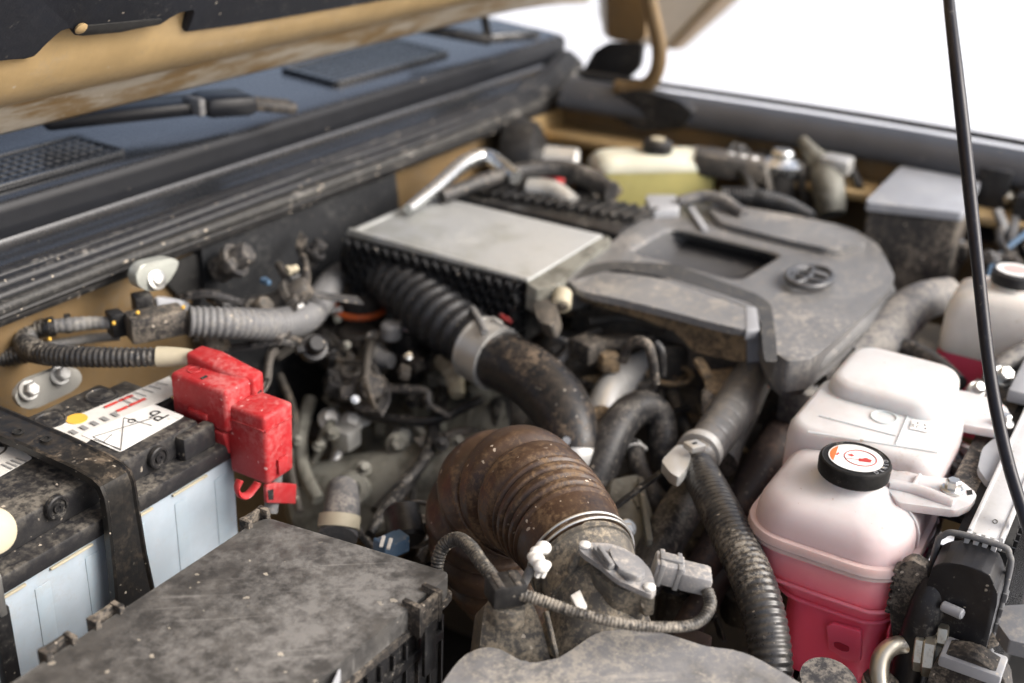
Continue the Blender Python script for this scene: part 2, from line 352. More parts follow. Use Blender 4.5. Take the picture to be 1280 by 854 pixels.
t = thing('seam_bracket', 'white zinc bracket bolted under the cowl seal at the firewall', 'bracket', H(195, 345, .5))
bm = B(); plate(bm, rnd([PY(u, v, .84) for u, v in ((170,343),(178,330),(215,322),(226,328),(208,358),(190,366),(172,358))], .3), (0, .012, 0), .003); mk('plate', bm, mat('zinc_plate', (.45, .47, .43), .4, metal=.4, dust=.3, spk=.1), t)
bm = B(); hexbolt(bm, PY(196, 350, .838), Vector((0, -1, .4)), .007, .006); mk('bolt', bm, m_steel, t)

t = thing('far_inner_fender', 'bronze inner fender panel at the far side of the bay', 'fender', (1.66, .4, Z(1.0)))
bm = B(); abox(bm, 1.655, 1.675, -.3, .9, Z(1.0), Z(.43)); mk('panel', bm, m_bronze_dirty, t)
bm = B(); abox(bm, 1.585, 1.655, -.3, .9, Z(.495), Z(.482), .004); mk('shelf', bm, m_bronze, t)
t = thing('fender_rail', 'long black fender edge trim in front of the white snow', 'fender trim', (1.66, .3, Z(.46)))
yl = [-.25, -.1, .05, .2, .35, .5, .62, .72, .8, .86]
def railring(y):
    k = max(0, (y-.7))*.25; k2 = .012*math.sin((y+.2)*2.6)
    return [Vector((x-k, y, Z(h-k*.3-k2+.008))) for x, h in ((1.70,.46),(1.702,.425),(1.692,.4165),(1.677,.4150),(1.661,.4185),(1.648,.426),(1.640,.437),(1.637,.446),(1.638,.454),(1.65,.458))]
bm = B(); loft(bm, [railring(y) for y in yl]); mk('rail', bm, m_rail, t, 70)
bm = B(); tube(bm, [Vector((1.698-max(0, y-.7)*.25, y, Z(.4175-max(0, y-.7)*.075-.012*math.sin((y+.2)*2.6)))) for y in yl], [.0045]*len(yl), seg=8, step=.03); mk('edge_lip', bm, m_black, t)
bm = B(); plate(bm, rnd([PX(u, v, 1.63) for u, v in ((762,118),(800,112),(848,126),(866,140),(852,162),(800,164),(768,150))], .15), (.03, 0, 0), .004); mk('end_block', bm, m_black, t)
bm = B(); plate(bm, rnd([PX(u, v, 1.69) for u, v in ((742,64),(760,53),(804,54),(800,84),(780,104),(742,112),(720,108),(728,90))], .15), (.01, 0, 0), .004); mk('corner_gusset', bm, m_black, t)
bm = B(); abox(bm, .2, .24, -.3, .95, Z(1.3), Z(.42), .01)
mk('unseen_near_fender', bm, m_bronze_dirty, label='unseen bronze fender panel on the near side, added to block light', cat='fender')  # near fender lies out of frame; added to keep light out of the bay

# ------------------------------------------------------------------ cowl, seal, wipers, windscreen
t = thing('cowl', 'black plastic cowl panel with vent grilles below the windscreen', 'cowl panel', (.95, 1.0, Z(.42)))
bm = B(); sweepx(bm, [(1.36,.40),(1.36,.352),(1.2,.358),(1.08,.3645),(1.0,.3695),(.966,.3725),(.958,.3742),(.9525,.378),(.9505,.385),(.951,.397),(.9475,.408),(.940,.4155),(.931,.4185),(.922,.4205),(.915,.424),(.914,.44),(.97,.445)], .26, 1.78, 14)
mk('panel', bm, m_cowl, t, 80)
bm = B(); sweepx(bm, [(.9535,.3765),(.9515,.379),(.9498,.385),(.9502,.397),(.9467,.4075),(.948,.4085),(.952,.397),(.952,.385)], .262, 1.778, 14); mk('front_face', bm, m_ridge, t, 80)
def grille(x0, x1, y0, y1, hole):
    bm = B(); hz = lambda y: Z(.3695-(y-1.0)*.06)
    nx = int((x1-x0)/hole); ny = int((y1-y0)/hole)
    for i in range(nx+1):
        x = x0+(x1-x0)*i/nx; bar(bm, Vector((x, y0, hz(y0)+.0022)), Vector((x, y1, hz(y1)+.0022)), hole*.5, .003)
    for j in range(ny+1):
        y = y0+(y1-y0)*j/ny; bar(bm, Vector((x0, y, hz(y)+.0034)), Vector((x1, y, hz(y)+.0034)), hole*.5, .003)
    g = mk('vent_grille', bm, m_cowl, t)
    bm = B(); plate(bm, [Vector((x, y, hz(y)+.0006)) for x, y in ((x0,y0),(x1,y0),(x1,y1),(x0,y1))], (0, 0, -.001)); mk('vent_opening', bm, m_dark, g)
    bm = B()
    for a, b in (((x0,y0),(x1,y0)),((x1,y0),(x1,y1)),((x1,y1),(x0,y1)),((x0,y1),(x0,y0))): bar(bm, Vector((*a, hz(a[1])+.003)), Vector((*b, hz(b[1])+.003)), .008, .006, .001)
    mk('vent_rim', bm, m_cowl, g)
grille(.62, .85, .975, 1.045, .0105)
grille(1.24, 1.50, 1.0, 1.09, .012)
t = thing('cowl_seal', 'long ribbed black rubber seal with dried dirt along the cowl front', 'seal', (.95, .87, Z(.45)))
def sealpath(dy, dh, r, name, m, rr=8):
    X = [.26, .5, .75, 1.0, 1.25, 1.45, 1.56, 1.66, 1.77]
    pts = [Vector((x, .892+dy+(max(0, x-1.50)**2)*.5, Z(.43+dh-(max(0, x-1.50)**2)*.35+.0015*math.sin(x*17+dy*90)))) for x in X]
    bm = B(); tube(bm, pts, [r]*len(X), seg=rr, step=.02); mk(name, bm, m, t)
sealpath(.020, -.004, .0072, 'rib', m_seal, 12); sealpath(.008, -.002, .0078, 'rib', m_seal, 12); sealpath(-.003, .003, .0066, 'rib', m_seal, 12)
sealpath(-.012, .010, .0070, 'lower_lip', mat('seal_muddy', (.016,.016,.016), .45, dust=.34, dcol=(.3,.285,.26), spk=.5, bump=.3, scale=30, up=0, spscale=120, grain=.5), 12)
sealpath(-.018, .016, .0030, 'metal_edge', m_black)
bm = B(); sweepx(bm, [(.925,.43),(.925,.45),(.876,.450),(.876,.444)], .26, 1.64, 2); mk('carrier', bm, m_black, t)
t = thing('windscreen_wiper', 'near black wiper arm with pivot cap lying on the cowl', 'wiper', H(290, 130, .35))
bm = B(); bar(bm, H(50, 150, .338), H(255, 129, .338), .048, .016, .006); mk('arm', bm, m_ridge, t)
bm = B(); bar(bm, H(247, 131, .336), H(312, 127, .340), .052, .024, .009); mk('pivot_head', bm, m_ridge, t)
bm = B(); bar(bm, H(311, 129, .342), H(368, 134, .352), .030, .014, .006); mk('end_cover', bm, m_blackdusty, t)
bm = B(); bar(bm, H(238, 133, .3345), H(247, 131, .3345), .03, .02, .003); mk('hinge_pin', bm, m_greyconduit, t)
t = thing('windscreen_wiper', 'far wiper arm by the windscreen edge, seen under the hood', 'wiper', H(600, 45, .35))
bm = B(); bar(bm, H(520, 33, .325), H(612, 50, .345), .03, .014, .004); mk('arm', bm, m_black, t)
bm = B(); bar(bm, H(606, 47, .345), H(668, 43, .35), .03, .014, .004); mk('pivot_head', bm, m_cowl, t)
bm = B(); bar(bm, H(603, 10, .30), H(610, 45, .34), .006, .012, .002); mk('rod', bm, m_black, t)
bm = B(); plate(bm, [Vector(p) for p in ((.2,1.33,Z(.352)),(1.50,1.33,Z(.352)),(1.30,1.95,Z(-.1)),(.4,1.95,Z(-.1)))], (0, .004, .003)); mk('windscreen', bm, m_glass, label='dark windscreen glass behind the cowl panel', cat='windscreen')

# ------------------------------------------------------------------ hood standing open
HA = math.radians(50); HP0 = Vector((0, .945, Z(.30))); HS = Vector((0, -math.cos(HA), math.sin(HA))); HN = Vector((0, -math.sin(HA), -math.cos(HA)))
def HP(u, v, off=0): return onplane(u, v, HP0+HN*off, HN)
def hs(x, s, n): return Vector((x, HP0.y, HP0.z))+HS*s+HN*n
t = thing('hood', 'raised bronze hood with black pad under its inner frame', 'hood', HP(300, 60))
bm = B(); plate(bm, [hs(.05, .0, -.012), hs(1.85, .0, -.012), hs(1.9, .05, -.012), hs(1.75, 1.05, -.012), hs(.05, 1.05, -.012)], HN*-.02, .004); mk('outer_panel', bm, m_bronze, t)
def hsweep(name, prof, m, x0, x1, n=10, far=0):
    bm = B(); loft(bm, [[hs(x0+(x1-x0)*i/n, s+far*max(0, i/n-.8)**2, k) for s, k in prof] for i in range(n+1)]); mk(name, bm, m, t, 60)
m_hem = mat('bronze_muddy', (.28, .18, .075), .5, metal=.2, dust=.4, dcol=(.42, .365, .285), spk=.5, spcol=(.6, .55, .47), bump=.35, scale=34, up=0, spscale=140, b2=.62, base2=(.50, .45, .37), b2scale=38, streak=(.3, 1, 1))
hsweep('hem', [(-.004,-.012),(-.006,0),(-.004,.008),(.006,.012),(.03,.013),(.05,.016),(.05,-.012)], m_hem, .1, 1.86, 20, -.8)
hsweep('rear_beam', [(.049,-.011),(.049,.015),(.06,.022),(.078,.031),(.10,.0345),(.125,.031),(.15,.022),(.17,.018),(.2,.017),(.2,-.011)], m_bronze, .1, 1.9, 20, -.8)
bm = B(); plate(bm, [HP(u, v, .018) for u, v in ((735,-60),(757,-5),(758,30),(760,50),(806,56),(835,62),(851,61),(918,0),(985,-60))], HN*-.02, .005); m_corner_shade = mat('corner_bronze_shaded', (.13,.095,.05), .5, metal=.15, dust=.2, spk=.1); mk('corner_panel', bm, m_corner_shade, t)  # hood bronze with shade put into its colour against the bright snow bounce
bm = B(); plate(bm, [HP(u, v, .03) for u, v in ((838,64),(853,63),(925,-2),(1000,-70),(975,-70),(900,-2))], HN*-.014, .004); mk('side_beam', bm, m_bronze_dirty, t)
bm = B(); plate(bm, [HP(u, v, .034) for u, v in ((-120,80),(0,76),(30,76),(44,72),(54,62),(66,44),(76,36),(92,31),(91,41),(94,46),(103,47),(150,40.5),(200,33),(212,25),(226,13),(246,9),(243,17),(231,42),(300,31),(430,9),(560,-14),(660,-40),(640,-200),(-160,-200))], HN*-.010, .003)
mk('insulation_pad', bm, m_pad, t)
bm = B(); plate(bm, rnd([HP(u, v, .0352) for u, v in ((94,34),(97,45),(150,38.5),(196,31.5),(204,24),(150,29))], .15), HN*-.002, .0005); mk('slot_shade', bm, m_dark, t)  # flat black plate standing in for the shaded gap under the pad
for u, v in ((100,34), ):
    bm = B(); lathe(bm, HP(u, v, .0355), HN, [(.005,0),(.006,.002),(.003,.004)], 14); mk('pad_clip', bm, m_bronze, t)
hp = [(806,-30),(812,0),(818,28),(823,52),(824,74),(819,94),(807,107),(788,112),(770,110)]
bm = B(); p = [PX(u, v, 1.64) for u, v in hp]; tube(bm, p, [mm(q, 10) for q in p], seg=12, flat=.8, flatdir=Vector((1,0,0))); mk('hinge', bm, m_bronze_dirty, t)
bm = B(); plate(bm, rnd([PX(u, v, 1.70) for u, v in ((757,-30),(808,-30),(807,46),(800,53),(765,51),(758,42))], .2), (.02,0,0), .004); mk('hinge_bracket', bm, m_bronze_dirty, t)
t = thing('hood_stay', 'thin dark hood stay rod running up past the coolant tank', 'hood stay', H(1280, 640, .48))
rp = [((1183,-60),1.05,7),((1186,0),1.03,7),((1196,90),1.0,8),((1207,190),.985,8.5),((1222,330),.96,8),((1238,470),.94,8),((1258,570),.925,8),((1282,650),.91,8),((1310,740),.9,8)]
def D(u, v, d):
    r = ray(u, v); return CAM+r*d
bm = B(); p = [D(q[0][0], q[0][1], q[1]) for q in rp]; tube(bm, p, [mm(a, q[2]) for a, q in zip(p, rp)], seg=14); mk('rod', bm, mat('stay_plastic', (.011,.011,.016), .35, dust=.06, spk=.04, bump=.02, spec=.3), t)
# ------------------------------------------------------------------ engine: block under everything
t = thing('engine_block', 'dirty dark engine block under the cover and hoses', 'engine', (1.3, .45, Z(1.05)))
bm = B(); abox(bm, 1.10, 1.5, .2, .78, Z(1.05), Z(.60), .02); mk('block', bm, m_darkmetal, t)
bm = B(); abox(bm, 1.13, 1.46, .3, .58, Z(.61), Z(.535), .015); mk('rocker_cover', bm, m_darkmetal, t)
# ------------------------------------------------------------------ top-mounted intercooler
IX0, IX1, IY0, IY1, IZ = 1.04, 1.217, .584, .83, Z(.48)
t = thing('intercooler', 'aluminium intercooler with pale dusty top plate and dark fins below', 'intercooler', (1.13, .7, Z(.56)))
bm = B(); plate(bm, [Vector((IX0,IY1,IZ)), Vector((IX1,IY1,IZ)), Vector((IX1,IY0,IZ)), Vector((IX0,IY0,IZ))], (0,0,-.004), .0012); tp = mk('top_plate', bm, m_aluplate, t)
bm = B(); plate(bm, [Vector((IX0+.001,IY1-.002,IZ+.004)), Vector((IX0+.008,IY1-.002,IZ+.004)), Vector((IX0+.008,IY0+.002,IZ+.0005)), Vector((IX0+.001,IY0+.002,IZ+.0005))], (0,0,-.0045), .0005)
plate(bm, [Vector((IX0+.01,IY1-.008,IZ+.0015)), Vector((IX1,IY1-.008,IZ+.0015)), Vector((IX1,IY1-.002,IZ+.0015)), Vector((IX0+.01,IY1-.002,IZ+.0015))], (0,0,-.002), .0004)
mk('folded_edge', bm, m_aluplate, tp)
bm = B(); abox(bm, IX0+.012, IX1-.004, IY0+.006, IY1-.006, Z(.56), IZ-.0045); core = mk('core', bm, m_dark, t)
rows, ncol = 6, 34
for r in range(rows):                                        # louvred fins: one strip per cooling row
    z = IZ-.010-.0115*r; bm = B()
    for c in range(ncol):
        y = IY0+.01+(IY1-IY0-.02)*c/(ncol-1); s = .0042 if (c+r) % 2 else -.0042
        bar(bm, Vector((IX0-.004, y-s*.5, z-.0042)), Vector((IX0-.004, y+s*.5, z+.0042)), .012, .0016)
    f = mk('fin_strip', bm, m_fin, t); f['kind'] = 'stuff'
    bm = B(); abox(bm, IX0-.003, IX0+.01, IY0+.006, IY1-.006, z-.0062, z-.0048); mk('tube_row', bm, m_fin, t)
for c in range(30):
    bm = B(); y = IY0+.008+(IY1-IY0-.016)*c/29; obox(bm, Vector((IX0-.001, y, IZ-.0055)), Vector((.003,0,0)), Vector((0,.0022,0)), Vector((0,0,.0016)))
    mk('crimp_tab', bm, m_black, t)
# far side ribbed strip behind the plate
t2 = thing('ribbed_air_guide', 'black ribbed plastic guide behind the pale intercooler plate', 'air guide', H(710, 265, .49))
bm = B(); plate(bm, [H(u, v, .488) for u, v in ((560,243),(640,222),(760,248),(815,262),(775,292))], (0,0,-.012), .003); mk('plate', bm, m_black, t2)
for i in range(15):
    k = i/14; p = H(600+190*k, 250+34*k-9, .482); q = H(632+190*k, 232+34*k-4, .482); bm = B(); bar(bm, p, q, .006, .007, .0012); mk('rib', bm, m_black, t2)
# intercooler end tank on the camera's right and its boss
bm = B(); plate(bm, rnd([H(655,352,.482), H(759,293,.482), H(765,300,.482), H(725,330,.484), H(700,356,.487), H(672,362,.487)], .2), (0,0,-.03), .004); et = mk('end_tank', bm, m_dullmetal, t)
bm = B(); p = PX(700, 362, 1.065); q = PX(698, 385, 1.03); 
cyl(bm, H(703,366,.497), H(701,384,.505), mm(q, 13), 20, .002); bo = mk('mount_boss', bm, m_cream, t)
bm = B(); cyl(bm, H(701.5,380,.5035), H(701,385.5,.5062), mm(q, 8), 16, .001); mk('bolt', bm, m_darkmetal, bo)
bm = B(); plate(bm, rnd([H(u, v, .5) for u, v in ((666,372),(690,364),(698,392),(690,408),(672,402))], .3), (.012,0,-.02), .005); mk('side_casting', bm, m_darkmetal, t)

# ------------------------------------------------------------------ engine cover
t = thing('engine_cover', 'grey plastic engine cover with raised oval emblem and dark scoop', 'engine cover', (1.25, .4, Z(.55)))
hc = .49
def ec(L, h=hc): return [H(u, v, h) for u, v in L]
bm = B(); plate(bm, rnd(ec([(708,352),(716,338),(800,276),(818,258),(848,250),(985,268),(1062,283),(1098,305),(1119,345),(1113,360),(1060,412),(1015,448),(985,452),(968,440),(950,402),(938,385),(780,330),(724,352)]), .22), (0,0,-.034), .006); TP = mk('top_panel', bm, m_cover, t)
# raised rear shoulder
bm = B(); plate(bm, rnd(ec([(886,262),(890,252),(990,268),(1062,285),(1086,304),(1040,312),(985,300),(900,278)], .482), .25), (0,0,-.012), .004); mk('rear_shoulder', bm, m_cover, t)
bm = B(); bar(bm, H(862, 258, .4855), H(881, 288, .4875), .009, .006, .002); mk('rib', bm, m_greyplate, t)
# dark groove band between the two levels
bm = B(); plate(bm, rnd(ec([(716,350),(735,332),(765,326),(843,330),(898,350),(945,367),(964,380),(970,423),(972,452),(955,452),(949,385),(936,378),(898,365),(836,347),(767,336)], .4896), .2), (0,0,-.0006), .0); mk('groove_band', bm, m_coverdark, t)
# front lower panel
lip = ec([(712,352),(720,346),(767,339),(836,350),(898,368),(934,381),(946,384),(948,405),(932,413),(885,402),(840,390),(780,375),(722,363)], .4905)
bm = B(); plate(bm, rnd(lip, .3), (0,0,-.008), .003); mk('front_panel', bm, m_coverlip, t)
bm = B(); plate(bm, ec([(931,382),(946,384),(950,412),(932,413)], .4895), (0,0,-.012), .002); mk('light_corner', bm, m_greyplate, t)
# muddy skirt below the front panel (hangs down)
top = ec([(720,362),(750,368),(790,377),(840,389),(885,401),(932,413)], .496)
bot = [PX(u, v, H(uu, vv, .496).x+.004) for (u, v), (uu, vv) in zip([(727,376),(752,384),(800,398),(842,414),(868,440),(932,455)], [(720,362),(750,368),(790,377),(840,389),(885,401),(932,413)])]
bm = B(); loft(bm, [[a, a+Vector((.012,0,0)), b+Vector((.012,0,0)), b] for a, b in zip(top, bot)]); mk('skirt', bm, m_coverdirt, t, 50)
a = H(932, 412, .495); b = H(951, 411, .495)
bm = B(); plate(bm, [a, b, PX(956, 453, b.x+.002), PX(933, 455, a.x+.002)], (.014,0,0), .002); mk('skirt_corner', bm, m_greyplate, t)
# front right tooth: smooth curved face dropping down
tl = [(962,425),(972,440),(1000,444),(1028,432),(1070,396),(1114,350)]
tb = [(964,462),(976,496),(1003,493),(1030,464),(1079,418),(1119,388)]
r0 = [H(u, v, .493) for u, v in tl]; r1 = [PX(u, v, p.x+.001) for (u, v), p in zip(tb, r0)]
bm = B()
rings = []
for k in range(5):
    s = k/4; rings.append([p.lerp(q, s)+Vector((-.004, -.006, 0))*math.sin(s*math.pi) for p, q in zip(r0, r1)])
back = [[p+Vector((.02, .02, -.002)) for p in R] for R in rings]
n = len(r0)
V = [[bm.verts.new(p) for p in R] for R in rings]; VB = [[bm.verts.new(p) for p in R] for R in back]
for i in range(4):
    for j in range(n-1):
        bm.faces.new([V[i][j], V[i][j+1], V[i+1][j+1], V[i+1][j]]); bm.faces.new([VB[i][j], VB[i+1][j], VB[i+1][j+1], VB[i][j+1]])
for j in range(n-1): bm.faces.new([V[4][j], V[4][j+1], VB[4][j+1], VB[4][j]]); bm.faces.new([V[0][j+1], V[0][j], VB[0][j], VB[0][j+1]])
for i in range(4): bm.faces.new([V[i][0], V[i+1][0], VB[i+1][0], VB[i][0]]); bm.faces.new([V[i+1][n-1], V[i][n-1], VB[i][n-1], VB[i+1][n-1]])
mk('front_face', bm, m_cover, t, 70)
# scoop recess: a real rounded pit cut into the panel
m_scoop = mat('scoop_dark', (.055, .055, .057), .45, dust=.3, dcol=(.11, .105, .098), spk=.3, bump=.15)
cut = B(); rim = rnd([H(u, v, .489) for u, v in ((783,313),(838,281),(982,316),(923,351))], .16, 5)
flo = rnd([H(u, v, .514) for u, v in ((838,331),(856,300),(968,326),(922,352))], .16, 5)
cr_ = sum(rim, Vector())/len(rim)
def grow(k, h): return [Vector((cr_.x+(p.x-cr_.x)*k, cr_.y+(p.y-cr_.y)*k, Z(h))) for p in rim]
loft(cut, [flo, [f.lerp(Vector((r.x, r.y, Z(.496))), .8) for f, r in zip(flo, grow(.95, .496))], grow(.965, .4935), grow(.985, .4912), grow(1.02, .4902), grow(1.05, .4895), grow(1.06, .478)])
for v in cut.verts: v.co -= WL[t]
bmesh.ops.recalc_face_normals(cut, faces=cut.faces[:])
cm = bpy.data.meshes.new('c'); cut.to_mesh(cm); cut.free(); co = bpy.data.objects.new('c', cm); COL.objects.link(co); co.parent = t
md = TP.modifiers.new('pit', 'BOOLEAN'); md.object = co; md.operation = 'DIFFERENCE'; md.solver = 'EXACT'
bpy.context.view_layer.update()
me = bpy.data.meshes.new_from_object(TP.evaluated_get(bpy.context.evaluated_depsgraph_get()))
TP.modifiers.clear(); old = TP.data; TP.data = me; bpy.data.meshes.remove(old); me.name = 'top_panel'; bpy.data.objects.remove(co); bpy.data.meshes.remove(cm)
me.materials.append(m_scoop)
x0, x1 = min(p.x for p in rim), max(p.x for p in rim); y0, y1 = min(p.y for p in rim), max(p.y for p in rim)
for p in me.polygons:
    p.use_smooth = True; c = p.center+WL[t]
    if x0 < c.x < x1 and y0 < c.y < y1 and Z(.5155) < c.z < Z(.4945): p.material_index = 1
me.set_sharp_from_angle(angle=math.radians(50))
# emblem
m_badge = mat('badge_plastic', (.06, .062, .066), .3, dust=.2, spk=.05, bump=.02, spec=.6)
C0 = H(1012, 348, .4835); ex, ey = Vector((1,0,0)), Vector((0,1,0))
em = mk('emblem', (lambda b: (lathe(b, C0-Vector((0,0,.002)), Vector((0,0,1)), [(.001,0),(.0005,.0012)], 12), b)[1])(B()), m_cover, t)
def oval(cx, cy, a, b, r):
    bm = B(); pts = [C0+ex*(cx+a*math.cos(k*math.pi/10))+ey*(cy+b*math.sin(k*math.pi/10))+Vector((0,0,.002)) for k in range(20)]
    tube(bm, pts, [r]*20, seg=10, closed=True, step=.002); mk('emblem_ring', bm, m_badge, em)
oval(0, 0, .034, .0235, .0036); oval(0, .0085, .026, .0085, .0028); oval(0, 0, .0095, .021, .0028)
# ------------------------------------------------------------------ battery
BX0, BX1, BY0, BY1 = .33, .672, .656, .800
t = thing('battery', 'car battery with pale blue case, black lid and white warning label', 'battery', (.5, .73, Z(.72)))
bm = B(); abox(bm, BX0+.003, BX1-.004, BY0+.006, BY1-.006, Z(.74), Z(.538), .004); cs = mk('case', bm, m_battery, t)
for x in np.arange(BX0+.03, BX1-.02, .047):
    bm = B(); abox(bm, x, x+.014, BY0+.0052, BY0+.0075, Z(.73), Z(.556), .0007); mk('cell_rib', bm, m_battery, cs)
for x in np.arange(BX0+.015, BX1-.05, .062):
    bm = B(); abox(bm, x, x+.04, BY0+.0035, BY0+.0065, Z(.5475), Z(.5455), .0006); mk('case_mark', bm, m_cream, cs)
bm = B(); abox(bm, BX0, BX1, BY0, BY1, Z(.541), Z(.5255), .0022); lidr = mk('lid_rim', bm, m_batlid, t)
bm = B(); abox(bm, BX0+.004, BX1-.03, BY0+.018, BY1-.004, Z(.526), Z(.501), .004); lid = mk('lid', bm, m_batlid, t)
bm = B(); abox(bm, BX1-.035, BX1-.006, BY0+.07, BY1-.01, Z(.526), Z(.506), .003); mk('terminal_shelf', bm, m_batlid, t)
for u, v in ((68, 633), (195, 571)):
    c = PY(u, v, BY0+.0175); bm = B(); lathe(bm, c, Vector((0,-1,0)), [(.0098,0),(.0098,.004),(.0088,.005),(.0072,.005),(.0068,.0035),(.0045,.0035),(.004,.0052),(.002,.0052),(.0015,.004)], 26); mk('vent_plug', bm, m_black, lid)
for x0, x1 in ((.613,.650),):
    bm = B(); abox(bm, x0, x1, BY0+.0075, BY0+.02, Z(.5255), Z(.5035), .003); mk('step', bm, m_batlid, lid)
for x in (.45, .51, .57, .625):
    bm = B(); lathe(bm, Vector((x, BY1-.026, Z(.5012))), Vector((0,0,1)), [(.014,0),(.014,.0012),(.0125,.0018),(.0115,.0008),(.003,.0008),(.002,.0014)], 24); mk('cell_plug', bm, m_batlid, lid)
def onlid(u, v, e=0): return H(u, v, .5006-e)
lb = [onlid(*p) for p in ((60,533),(212,472),(219,500),(206,507),(100,567))]
bm = B(); plate(bm, [onlid(*p) for p in ((58,535),(150,497),(212,470),(222,492),(140,530),(98,560))], (0,0,-.0004)); lbl = mk('warning_label', bm, m_label, lid)
bm = B(); plate(bm, rnd([onlid(*p) for p in ((101,544),(192,506),(231,521),(150,566))], .06), (0,0,-.0003)); 
for v in bm.verts: v.co.z += .0006
pl_ = mk('recycling_label', bm, m_labelwhite, lid)
def labeltext(s, u, v, size, m, rot=180, par=pl_, name='lettering', e=.0011):
    p = onlid(u, v, e); M = Matrix.Translation(p) @ Matrix.Rotation(math.radians(rot), 4, 'Z')
    mk(name, flatten_text(s, size, .00005, M), m, par, 180)
labeltext('Pb', 197, 519, .019, m_ink, 90)
def line(q, r, w, m, par): 
    bm = B(); bar(bm, onlid(*q, .0011), onlid(*r, .0011), w, .0002); mk('printed_line', bm, m, par)
for q, r in (((116,546),(151,563)), ((116,546),(190,523)), ((151,563),(155,522)), ((190,523),(176,527)), ((117,549),(150,561)), ((155,522),(190,532)), ((130,552),(140,543))): line(q, r, .0005, m_ink, pl_)
bm = B(); tube(bm, [onlid(165, 526, .0011)+Vector((.003*math.cos(a*math.pi/6), .003*math.sin(a*math.pi/6), 0)) for a in range(12)], [.0004]*12, seg=5, closed=True, step=.001); mk('printed_ring', bm, m_ink, pl_)
for u0, v0, u1, v1 in ((131,509,147,502),(149,501,166,494),(146,514,160,508),(162,507,182,498)): line((u0,v0),(u1,v1), .0035, m_redink, lbl)
for k in range(5):
    line((88+13*k, 538-5.5*k), (96+13*k, 542-5.5*k), .004, m_greyink, lbl)
for k in range(6): line((150+9*k, 498-4*k), (165+9*k, 504-4.5*k), .0012, m_greyink, lbl)
bm = B(); lathe(bm, onlid(96, 524, .0001), Vector((0,0,1)), [(.009,0),(.009,.0006)], 24); mk('label_logo', bm, m_yellowink, lbl)
bm = B(); plate(bm, rnd([onlid(*p) for p in ((-40,575),(-30,560),(20,559),(41,573),(0,596),(-30,612))], .1), (0,0,-.0004))
for v in bm.verts: v.co.z += .0004
l2 = mk('type_label', bm, m_label, lid)
for k in range(4): line((2+6*k, 580-2.5*k), (15+6*k, 586-3*k), .0016, m_greyink, l2)
# strap over the battery
t = thing('battery_strap', 'black hold-down strap bent over the battery front edge', 'strap', (.5, .65, Z(.72)))
sx0, sx1 = H(127, 601, .489).x, H(166, 586, .489).x
sm = (sx0+sx1)/2; yf = BY0-.006
path = [(BY1+.04,.486),(BY1,.486),(BY0+.06,.487),(BY0+.02,.4885),(yf+.008,.491),(yf+.001,.4945),(yf-.002,.502),(yf-.003,.52),(yf-.004,.57),(yf-.006,.62),(yf-.01,.72)]
wid = [.016,.016,.016,.0155,.0155,.0155,.0155,.0155,.0175,.0215,.025]
rings = []
for i, (y, h) in enumerate(path):
    a = Vector((0, path[max(0,i-1)][0]-path[min(len(path)-1,i+1)][0], path[min(len(path)-1,i+1)][1]-path[max(0,i-1)][1])).normalized()
    nrm = Vector((0, -a.z, -(-a.y))); nrm = Vector((0, -abs(a.z), abs(a.y)))
    c = Vector((sm, y, Z(h))); w = wid[i]; ex = Vector((1,0,0))
    rings.append([c-ex*w-nrm*.004, c-ex*w+nrm*.0022, c-ex*(w-.0025)+nrm*.003, c-ex*(w-.004)+nrm*.0012, c+ex*(w-.004)+nrm*.0012, c+ex*(w-.0025)+nrm*.003, c+ex*w+nrm*.0022, c+ex*w-nrm*.004])
bm = B(); loft(bm, rings); st = mk('band', bm, mat('strap_black', (.012,.012,.012), .34, dust=.34, dcol=(.22,.17,.12), spk=.3, bump=.12, up=.85, grain=.4), t, 30)
for u, v in ((22,540),(57,549)):
    p = H(u, v, .4846); bm = B(); lathe(bm, p-Vector((0,0,.0002)), Vector((0,0,1)), [(.0045,0),(.0045,.0012),(.003,.0012),(.003,.0003)], 16); mk('hole_rim', bm, m_dark, st)
bm = B(); c = H(-8, 664, .485); lathe(bm, c, (CAM-c).normalized()*.7+Vector((.2,-.5,.2)), [(.016,-.006),(.0168,-.003),(.0165,0),(.013,.002),(.002,.0025)], 32)
mk('cream_knob', bm, m_cream, label='round cream plastic knob at the left edge beside the battery', cat='knob')
t = thing('clamp_leg', 'dark upright leg standing in front of the battery case at lower left', 'clamp', H(5, 800, .62))
bm = B(); a = PY(-2, 760, BY0-.01); b_ = PY(14, 850, BY0-.01); bar(bm, a, b_+(b_-a)*.5, .013, .008, .002, Vector((0,1,0))); mk('leg', bm, m_black, t)
bm = B(); bar(bm, a+Vector((0,-.003,.03)), a+Vector((0,-.003,-.005)), .006, .006, .0015, Vector((0,1,0))); mk('rod', bm, m_steel, t)

# ------------------------------------------------------------------ red terminal cover
t = thing('terminal_cover', 'red plastic cover over the battery terminal with small hanging loop', 'terminal cover', (.67, .66, Z(.55)))
bm = B(); abox(bm, .650, .699, .650, .715, Z(.512), Z(.4705), .0045, 3)
mk('upper_box', bm, m_red, t)
bm = B(); hexa(bm, [H(232,450,.482), H(330,470,.482), H(329,500,.50), H(240,470,.50), H(232,437,.466), H(282,468,.466), H(330,463,.4665), H(258,430,.458)], .003, 3)
rd = [(.668,.716,.473),(.690,.716,.473),(.690,.650,.4695),(.668,.652,.4695)]
bm.free(); bm = B()
plate(bm, [H(231,440,.460), H(253,430,.458), H(279,440,.460), H(330,464,.4695), H(318,475,.4705), H(290,471,.4705)], (0,0,-.02), .003); mk('cable_hood', bm, m_red, t)
bm = B(); abox(bm, .655, .692, .6125, .658, Z(.553), Z(.4855), .004, 3)
